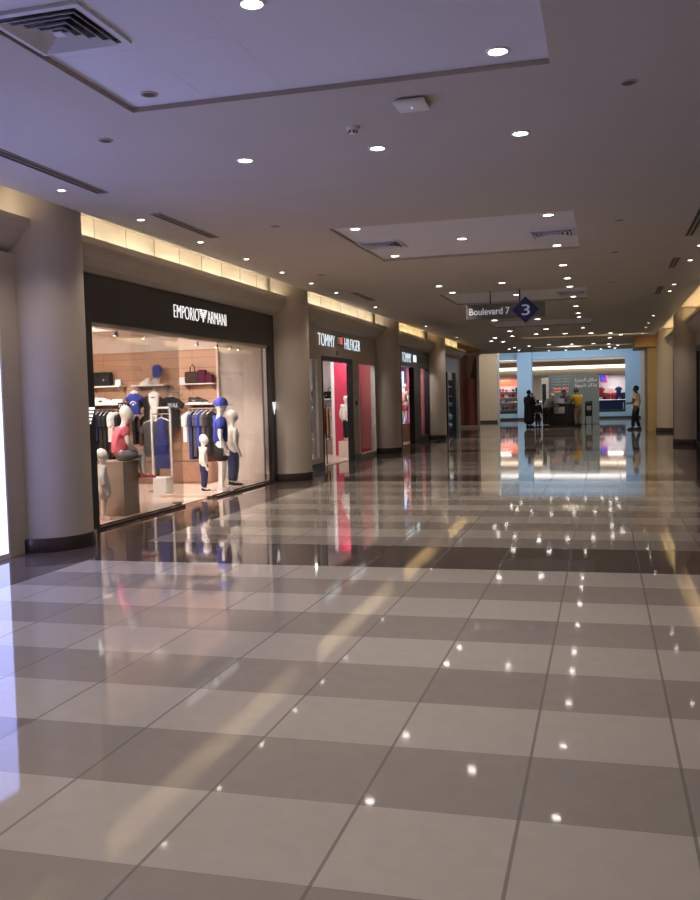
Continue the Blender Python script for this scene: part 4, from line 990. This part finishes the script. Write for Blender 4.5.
# blue wall with openings
m = MB()
def bw(x0, x1, z0, z1, y0=55.8, y1=56.3): m.box(x0, x1, y0, y1, z0, z1)
bw(-16, -6.05, 0, 4.6); bw(-4.89, -4.04, 0, 4.6, 55.5, 56.4); bw(1.25, 2.1, 0, 4.6); bw(2.6, 9, 0, 4.6)
bw(-6.05, -4.89, 3.57, 4.6); bw(-4.04, 1.25, 3.55, 4.6); bw(-6.05, -4.89, 0, .38); bw(-4.04, 1.25, 0, .36)
struct('wall_end', m, M['blue'])
m = MB(); m.box(-6.05, -4.89, 55.76, 55.8, 0, .12); m.box(-4.89, -4.04, 55.46, 55.5, 0, .12); m.box(-4.04, 2.1, 55.76, 55.8, 0, .12); m.box(-6.75, -5.65, 51.66, 51.7, 0, .12); struct('baseboard_end', m, M['stone'])
for x0, x1, l in ((-6.05, -4.89, 'left'), (-4.04, 1.25, 'right')):
    t = thing('glass_railing', f'dark framed glass railing in the {l} opening of the blue wall', 'railing', ((x0+x1)/2, 56, .36))
    m = MB(); m.box(x0, x1, 55.95, 56.05, .38, .52); m.box(x0, x0+.08, 55.95, 56.05, .52, 1.05); m.box(x1-.08, x1, 55.95, 56.05, .52, 1.05); obj('frame', m, M['blackm'], t, world=True)
    m = MB(); m.box(x0+.08, x1-.08, 55.99, 56.0, .52, 1.05); obj('glass_pane', m, M['railglass'], t, world=True)
    m = MB(); m.tube([(x0, 56, 1.07), (x1, 56, 1.07)], .035, 10); obj('handrail', m, M['chrome'], t, world=True)
# beyond the openings
m = MB(); m.box(-16, 9, 62.0, 62.3, 3.62, 4.1); m.box(-16, 9, 65.0, 66.5, 2.72, 3.12); m.box(-16, 9, 69, 69.2, 0, 4.6); struct('trim_9', m, M['wall'])
m = MB(); m.box(-12, 6, 61.6, 61.7, 3.75, 3.95); single('cove_light', m, M['farstripw'], 'long white strip light beyond the openings of the blue wall', 'light', (-3, 61.65, 3.75))
m = MB(); m.box(-12, 6, 64.8, 64.9, 3.15, 3.36); single('cove_light', m, M['farstrip'], 'long cream strip light above the shops beyond the blue wall', 'light', (-3, 64.85, 3.15))
m = MB(); m.box(-5.75, -3.0, 65.2, 66.4, 0, 2.72); m.box(-16, -7.6, 65.2, 66.4, 0, 2.72); m.box(2.0, 9, 65.2, 66.4, 0, 2.72); struct('wall_beyond', m, M['cream'])
m = MB(); m.box(-3.0, -0.4, 65.9, 66, 0, 2.72); struct('door_1', m, M['blackm'])
m = MB(); m.box(-7.6, -5.75, 67.4, 67.5, 0, 2.72); m.box(-.4, 2.0, 67.4, 67.5, 0, 2.72); struct('wall_far_shops', m, M['whitewall'])
area('shop_lamp', (-6.7, 66.2, 2.70), .8, 17, (1, .93, .92)); area('shop_lamp', (.8, 66.2, 2.70), 1.0, 24, (1, .93, .95))
area('far_fill_lamp', (-2, 59.0, 4.5), 6, 60, (.9, .95, 1), sy=2)
area('far_fill_lamp', (-2, 52.2, 4.5), 7, 125, (.80, .91, 1), rot=(math.radians(50), 0, 0), sy=.5)  # added light that brightens the blue wall, no fitting modelled
spot('far_fill_lamp', (-5.0, 48.0, 4.4), (-6.1, 51.7, 1.8), 260, 70, (1, .85, .62)); spot('far_fill_lamp', (-1.4, 41.5, 3.5), (-1.4, 46.2, 1.5), 190, 75, (1, .92, .84)); spot('far_fill_lamp', (1.2, 33.0, 3.5), (1.9, 37, 1.6), 90, 60, (1, .80, .5))  # added spots that lift the far pier, the hoarding and the sand pier
single('shop_sign', MB().box(-7.5, -5.8, 66.0, 66.06, 2.10, 2.55), M['orangesign'], 'orange red lit shop sign beyond the left opening of the blue wall', 'sign', (-6.6, 66.03, 2.1))
obj('lettering', text_mb('SALE', .01, .01, .004, 'y-', (-6.6, 65.99, 2.3)), M['wtext']) if False else None
t = thing('shop_sign', 'blue and red square lit sign at the top of the far right shop', 'sign', (.05, 66, 2.15))
m = MB(); m.box(-.18, .30, 65.98, 66.03, 2.16, 2.66); obj('panel', m, M['redsq'], t, world=True)
m = MB(); m.box(-.18, .20, 65.96, 65.98, 2.24, 2.66); obj('blue_field', m, M['bluesq'], t, world=True)
m = MB(); m.lathe([(.12, 0), (.12, .01), (.08, .01), (.08, 0)], seg=24); bmesh.ops.rotate(m.bm, verts=m.bm.verts, cent=(0, 0, 0), matrix=Matrix.Rotation(PI/2, 3, 'X')); bmesh.ops.translate(m.bm, verts=m.bm.verts, vec=(.0, 65.96, 2.45)); obj('ring_mark', m, M['wtext'], t, world=True)
t = thing('shelf_unit', 'white shelving with dark pink goods beyond the left opening', 'shelf', (-6.7, 66.9, 0))
m = MB(); m.box(-7.5, -5.8, 67.2, 67.3, 0, 2.0); obj('back_panel', m, M['whitewall'], t, world=True)
for k in range(4): m = MB(); m.box(-7.5, -5.8, 66.85, 67.2, .45+k*.42, .48+k*.42); obj('shelf_board', m, M['white'], t, world=True)
for k in range(4):
    for j in range(7):
        c = ('plum', 'jet', 'pink', 'red', 'navy')[(k*3+j*2) % 5]; x = -7.38+j*.24; h = rnd.uniform(.14, .26); z = .48+k*.42
        tag(single('boxed_goods', MB().box(x-.08, x+.08, 66.9, 67.1, z, z+h, .01), M[c], 'small packet on the far white shelving beyond the left opening', 'box', (x, 67, z)), 'small packet on the far white shelving beyond the left opening', 'box', 'packets on the far left shelving')
for k, (x, y, c) in enumerate([(-.1, 66.6, 'red'), (.12, 66.8, 'navy'), (.32, 66.5, 'red'), (.52, 66.9, 'blush'), (.68, 66.6, 'red'), (.86, 66.8, 'royal'), (1.04, 66.5, 'navy'), (1.2, 66.7, 'skyblue'), (1.38, 66.6, 'navy')]):
    front_garment([(a*1.0, z*1.25) for a, z in TEE], c, f'{cname[c]} top, {ordn[k]} from the left on show in the far right shop', (x, y, 1.55+.40*((k*2) % 3 == 0)), 1, .06)
    z = 1.55+.40*((k*2) % 3 == 0)
    t = thing('display_stand', f'slim steel stand of the {ordn[k]} top from the left in the far right shop', 'display stand', (x, y+.1, 0)); m = MB(); m.tube([(x, y+.12, .02), (x, y+.12, z+.01), (x, y-.02, z+.01)], .012, 6); obj('post', m, M['chrome'], t, world=True); m = MB(); m.box(x-.07, x+.07, y+.02, y+.22, 0, .02); obj('foot', m, M['chrome'], t, world=True)
plinth(-.3, 1.3, 65.4, 65.9, 0, .95, M['navy'], 'navy sales table in front of the far right shop', 'table')
# hoarding with Arabic lettering
t = thing('hoarding', 'grey teal hoarding with white Arabic lettering behind the kiosk', 'hoarding', (-1.35, 46.3, 0))
m = MB(); m.box(-2.55, -.18, 46.2, 46.3, .02, 2.43); obj('panel', m, M['teal'], t, world=True)
m = MB(); m.box(-2.9, -2.55, 46.22, 46.3, .02, 2.3); obj('white_edge', m, M['white'], t, world=True)
m = MB(); m.box(-2.86, -2.68, 46.19, 46.22, .02, 2.0); obj('dark_panel', m, M['blackm'], t, world=True)
m = MB(); m.box(-2.6, -2.5, 46.3, 47.0, 0, .05); m.box(-.28, -.18, 46.3, 47.0, 0, .05); m.box(-2.6, -.18, 46.19, 46.31, 0, .02); obj('foot', m, M['blackm'], t, world=True)
AR1 = '\ufeb3\ufedc\ufe8e\ufee5 \ufe8d\ufedf\ufea0\ufeb0\ufef3\ufeae\ufe93'[::-1]
AR2 = '\ufe91\ufeac\ufedb\ufeae \ufeb7\ufef4\ufeee\ufe93'[::-1]
obj('lettering', text_mb(AR1, 1.05, .20, .01, 'y-', (-.80, 46.19, 2.13), .02), M['wtext'], t, world=True)
obj('lettering', text_mb(AR2, 1.02, .22, .01, 'y-', (-.80, 46.19, 1.88), .02), M['wtext'], t, world=True)
for z, w, h, mt in ((2.22, .85, .07, 'wtext'), (2.09, .85, .07, 'wtext'), (1.95, .8, .06, 'wtext'), (1.77, .75, .11, 'orangesign'), (1.62, .72, .10, 'orangesign')):
    obj('small_lettering', text_mb(AR1 if h < .08 else AR2, w, h, .008, 'y-', (-1.98, 46.19, z)), M[mt], t, world=True)
# kiosk
t = thing('kiosk_counter', 'black kiosk counter with pale sign where the people lean', 'counter', (-1.8, 43.7, 0))
m = MB(); m.box(-2.5, -.98, 43.5, 44.0, .1, 1.02, .01); obj('body', m, M['blackm'], t, world=True)
m = MB(); m.box(-2.45, -1.03, 43.55, 43.95, 0, .1); obj('plinth', m, M['black'], t, world=True)
m = MB(); m.box(-2.55, -.93, 43.45, 44.05, 1.02, 1.06, .006); obj('top', m, M['charcoal'], t, world=True)
m = MB(); m.box(-2.17, -1.70, 43.465, 43.5, .60, .90); obj('sign_panel', m, M['palesign'], t, world=True)
single('monitor', MB().box(-1.99, -1.72, 43.6, 43.66, 1.06, 1.28, .01), M['greycloth'], 'small grey device standing on the kiosk counter above the pale sign', 'screen', (-1.85, 43.63, 1.06))
t = thing('stroller', 'dark pushchair right of the person in yellow', 'pushchair', (-.62, 43.8, 0))
m = MB(); m.box(-.80, -.48, 43.65, 44.05, .45, .95, .05); obj('seat', m, M['jet'], t, world=True, smooth=True)
m = MB(); m.box(-.72, -.52, 43.62, 43.65, .72, .92, .01); obj('pocket', m, M['greycloth'], t, world=True)
m = MB(); m.box(-.80, -.48, 43.7, 44.1, .95, 1.15, .06); obj('hood', m, M['jet'], t, world=True, smooth=True)
m = MB()
for x in (-.78, -.5): m.tube([(x, 43.5, 1.1), (x, 43.7, .7), (x, 44.1, .1)], .015, 8); m.tube([(x, 44.0, .6), (x, 43.6, .1)], .015, 8)
m.tube([(-.78, 43.5, 1.1), (-.5, 43.5, 1.1)], .018, 8); obj('frame', m, M['blackm'], t, world=True)
for x in (-.78, -.5):
    for y in (43.6, 44.1):
        m = MB(); m.tube([(x-.02, y, .1), (x+.02, y, .1)], .1, 16); obj('wheel', m, M['blackm'], t, world=True)

# ---- people
def person(label, loc, rz, h, over=None, skin='skin'):
    t = thing('person', label, 'person', loc, rz); return t, Fig(t, h, over, 1.0, M[skin])
# woman in abaya holding a child
t, f = person('person in a long black abaya and headscarf standing at the left of the kiosk', (-3.30, 43.4, 0), -.6, 1.70, dict(elR=(.15, .05, .63), wrR=(.05, .16, .68), paR=(.02, .18, .70), elL=(-.15, .05, .63), wrL=(-.05, .17, .64), paL=(-.02, .19, .65)), 'skinlight')
f.wear('abaya', M['jet'], [[(('anL', 'anR', .5), .165), (('knL', 'knR', .5), .15), ('pelvis', .14), ('waist', .125), ('chest', .12), (('chest', 'nb', .8), .07)], [('chest', .105), ('shL', .06), ('elL', .055), (('elL', 'wrL', .85), .045)], [('chest', .105), ('shR', .06), ('elR', .055), (('elR', 'wrR', .85), .045)]])
f.wear('headscarf', M['jet'], [[('nb', .07), ('neck', .055), (('h1', 'nb', .1), .058)], ]); f.hair(M['jet'], 'scarf_crown'); f.shoes(M['jet'])
# child carried on the arm: held by the adult, a person of its own
kid = dict(sit)
t, f = person('small child in dark clothes with fair headwear carried by the person in black', (-3.10, 43.62, 1.05), 2.3, .95, kid, 'skinlight')
f.shirt(M['sand'], 'top', .8, k=1.15); f.trousers(M['jet']); f.hair(M['sand'], 'hat')
# child in dark standing by
t, f = person('small child in black standing between the abaya and the grey shirt', (-2.90, 43.35, 0), -.3, 1.25, None, 'skinlight')
f.shirt(M['jet'], 'top', long=True, k=1.1); f.trousers(M['jet']); f.hair(M['hair']); f.shoes(M['jet'])
# leaning pose: torso tilted to +Y, arms forward
def lean(a, arms=True):
    o = {}; pv = Vector((0, 0, .52)); ca, sa = math.cos(a), math.sin(a)
    for k in ('waist', 'chest', 'nb', 'neck', 'h1', 'h2', 'h3', 'shL', 'shR'):
        v = Vector(STAND[k])-pv; y = v.y*ca+v.z*sa; z = v.z*ca-v.y*sa; o[k] = (v.x, y-.04, pv.z+z)
    o['pelvis'] = (0, -.04, .52); o['hipL'] = (-.05, -.04, .485); o['hipR'] = (.05, -.04, .485)
    for n, sg in (('L', -1), ('R', 1)):
        sh = Vector(o['sh'+n]); o['el'+n] = (sg*.13, sh.y+.06, sh.z-.14); o['wr'+n] = (sg*.09, sh.y+.19, sh.z-.17); o['pa'+n] = (sg*.08, sh.y+.225, sh.z-.165)
    return o
t, f = person('person in grey shirt and pale cap bending over the kiosk counter', (-2.48, 43.03, 0), -.75, 1.66, lean(.62), 'skinlight')
f.shirt(M['greycloth'], 'shirt', .8, low=-.6, k=1.12); f.trousers(M['jet']); f.hair(M['sand'], 'cap'); f.shoes(M['jet'])
t, f = person('person in dark clothes bending behind the kiosk counter', (-1.66, 44.42, 0), 2.7, 1.74, lean(.42), 'skin')
f.shirt(M['charcoal'], 'jacket', long=True, k=1.15); f.trousers(M['jet']); f.hair(M['hair']); f.shoes(M['jet'])
t, f = person('person in yellow shirt and beige trousers leaning on the kiosk counter', (-1.10, 43.02, 0), .55, 1.76, lean(.28), 'skin')
f.shirt(M['mustard'], 'shirt', .75, low=-.35, k=1.15); f.trousers(M['khaki']); f.hair(M['hair']); f.shoes(M['jet'])
walk = dict(hipL=(-.05, 0, .485), knL=(-.05, .05, .275), anL=(-.05, .07, .05), toeL=(-.05, .165, .025), knR=(.05, .02, .275), anR=(.05, -.06, .055), toeR=(.05, .03, .022),
            elL=(-.14, .04, .62), wrL=(-.11, .17, .60), paL=(-.10, .205, .605), elR=(.14, -.04, .62), wrR=(.14, .02, .48), paR=(.14, .035, .44))
t, f = person('person in white shirt and dark trousers walking left beside the yellow pier', (1.27, 38.5, 0), 1.25, 1.74, walk, 'skin')
f.shirt(M['shirtwhite'], 'shirt', .6, low=-.45, k=1.10); f.trousers(M['jet']); f.hair(M['hair']); f.shoes(M['jet'])
single('mobile_phone', MB().box(.905, .985, 38.55, 38.56, 1.04, 1.10, .002), M['blackm'], 'dark phone held out by the walking person in white shirt', 'phone', (.945, 38.555, 1.04))

# a real lamp in every lit fitting (recessed, so its beam is cut off sideways)
bpy.context.view_layer.update()
_lamps = {}
for o in list(COL.objects):
    if o.type != 'EMPTY' or not o.name.startswith('downlight'): continue
    ln = [c for c in o.children if c.name.startswith('lens')][0]; mt = ln.data.materials[0].name
    if mt == 'dark_lens': continue
    if mt not in _lamps:
        l = bpy.data.lights.new('downlight_lamp', 'SPOT'); l.energy = LAMP if mt == 'lamp_lens' else LAMP*.55
        l.color = (1, .90, .76) if mt == 'lamp_lens' else (1, .86, .70)
        l.spot_size = math.radians(112); l.spot_blend = .7; l.shadow_soft_size = .05; _lamps[mt] = l
    if o.location.y > 16 and mt == 'lamp_lens':
        k = 'mid' if o.location.y < 30 else 'farther'
        if k not in _lamps: _lamps[k] = _lamps[mt].copy(); _lamps[k].energy = LAMP*(.5 if k == 'mid' else .28)
        mt = k
    lo = bpy.data.objects.new('downlight_lamp', _lamps[mt]); lo.location = (o.location.x, o.location.y, o.location.z-.02); COL.objects.link(lo)

# ------------------------------------------------------------------ world, camera, colour
w = bpy.data.worlds.new('World'); S.world = w; w.use_nodes = True
w.node_tree.nodes['Background'].inputs[0].default_value = (.72, .64, .58, 1); w.node_tree.nodes['Background'].inputs[1].default_value = .30

FPX = 925.87
X = Vector((0.964, -0.010, -0.264)); Yv = Vector((.263, -.060, .963))
VP1 = (603, 392); VP2 = (-3030, 486)
Yc = Vector((VP1[0]-350, VP1[1]-450, FPX)).normalized(); Xc = -Vector((VP2[0]-350, VP2[1]-450, FPX)).normalized()
Xc = (Xc-Yc*Xc.dot(Yc)).normalized(); Zc = Xc.cross(Yc)
if Zc.y > 0: Zc = -Zc
# rows: world axes expressed in camera coords (x right, y down, z forward)
right = Vector((Xc.x, Yc.x, Zc.x)); down = Vector((Xc.y, Yc.y, Zc.y)); fwd = Vector((Xc.z, Yc.z, Zc.z))
cam = bpy.data.cameras.new('Camera'); co = bpy.data.objects.new('Camera', cam); COL.objects.link(co)
R = Matrix((right, -down, -fwd)).transposed().to_4x4()
co.matrix_world = Matrix.Translation((0, 0, 1.535)) @ R
cam.sensor_fit = 'VERTICAL'; cam.sensor_height = 24; cam.lens = FPX/900*24
cam.clip_start = .05; cam.clip_end = 200
S.camera = co
vs = S.view_settings; S.display_settings.display_device = 'sRGB'
vs.view_transform = 'Standard'; vs.look = 'None'; vs.gamma = 1; vs.exposure = .72; vs.use_curve_mapping = False
cy = S.cycles
cy.use_denoising = True; cy.max_bounces = 8; cy.diffuse_bounces = 4; cy.glossy_bounces = 4; cy.transparent_max_bounces = 12
cy.use_light_tree = True; cy.sample_clamp_indirect = 6; cy.caustics_reflective = False; cy.caustics_refractive = False
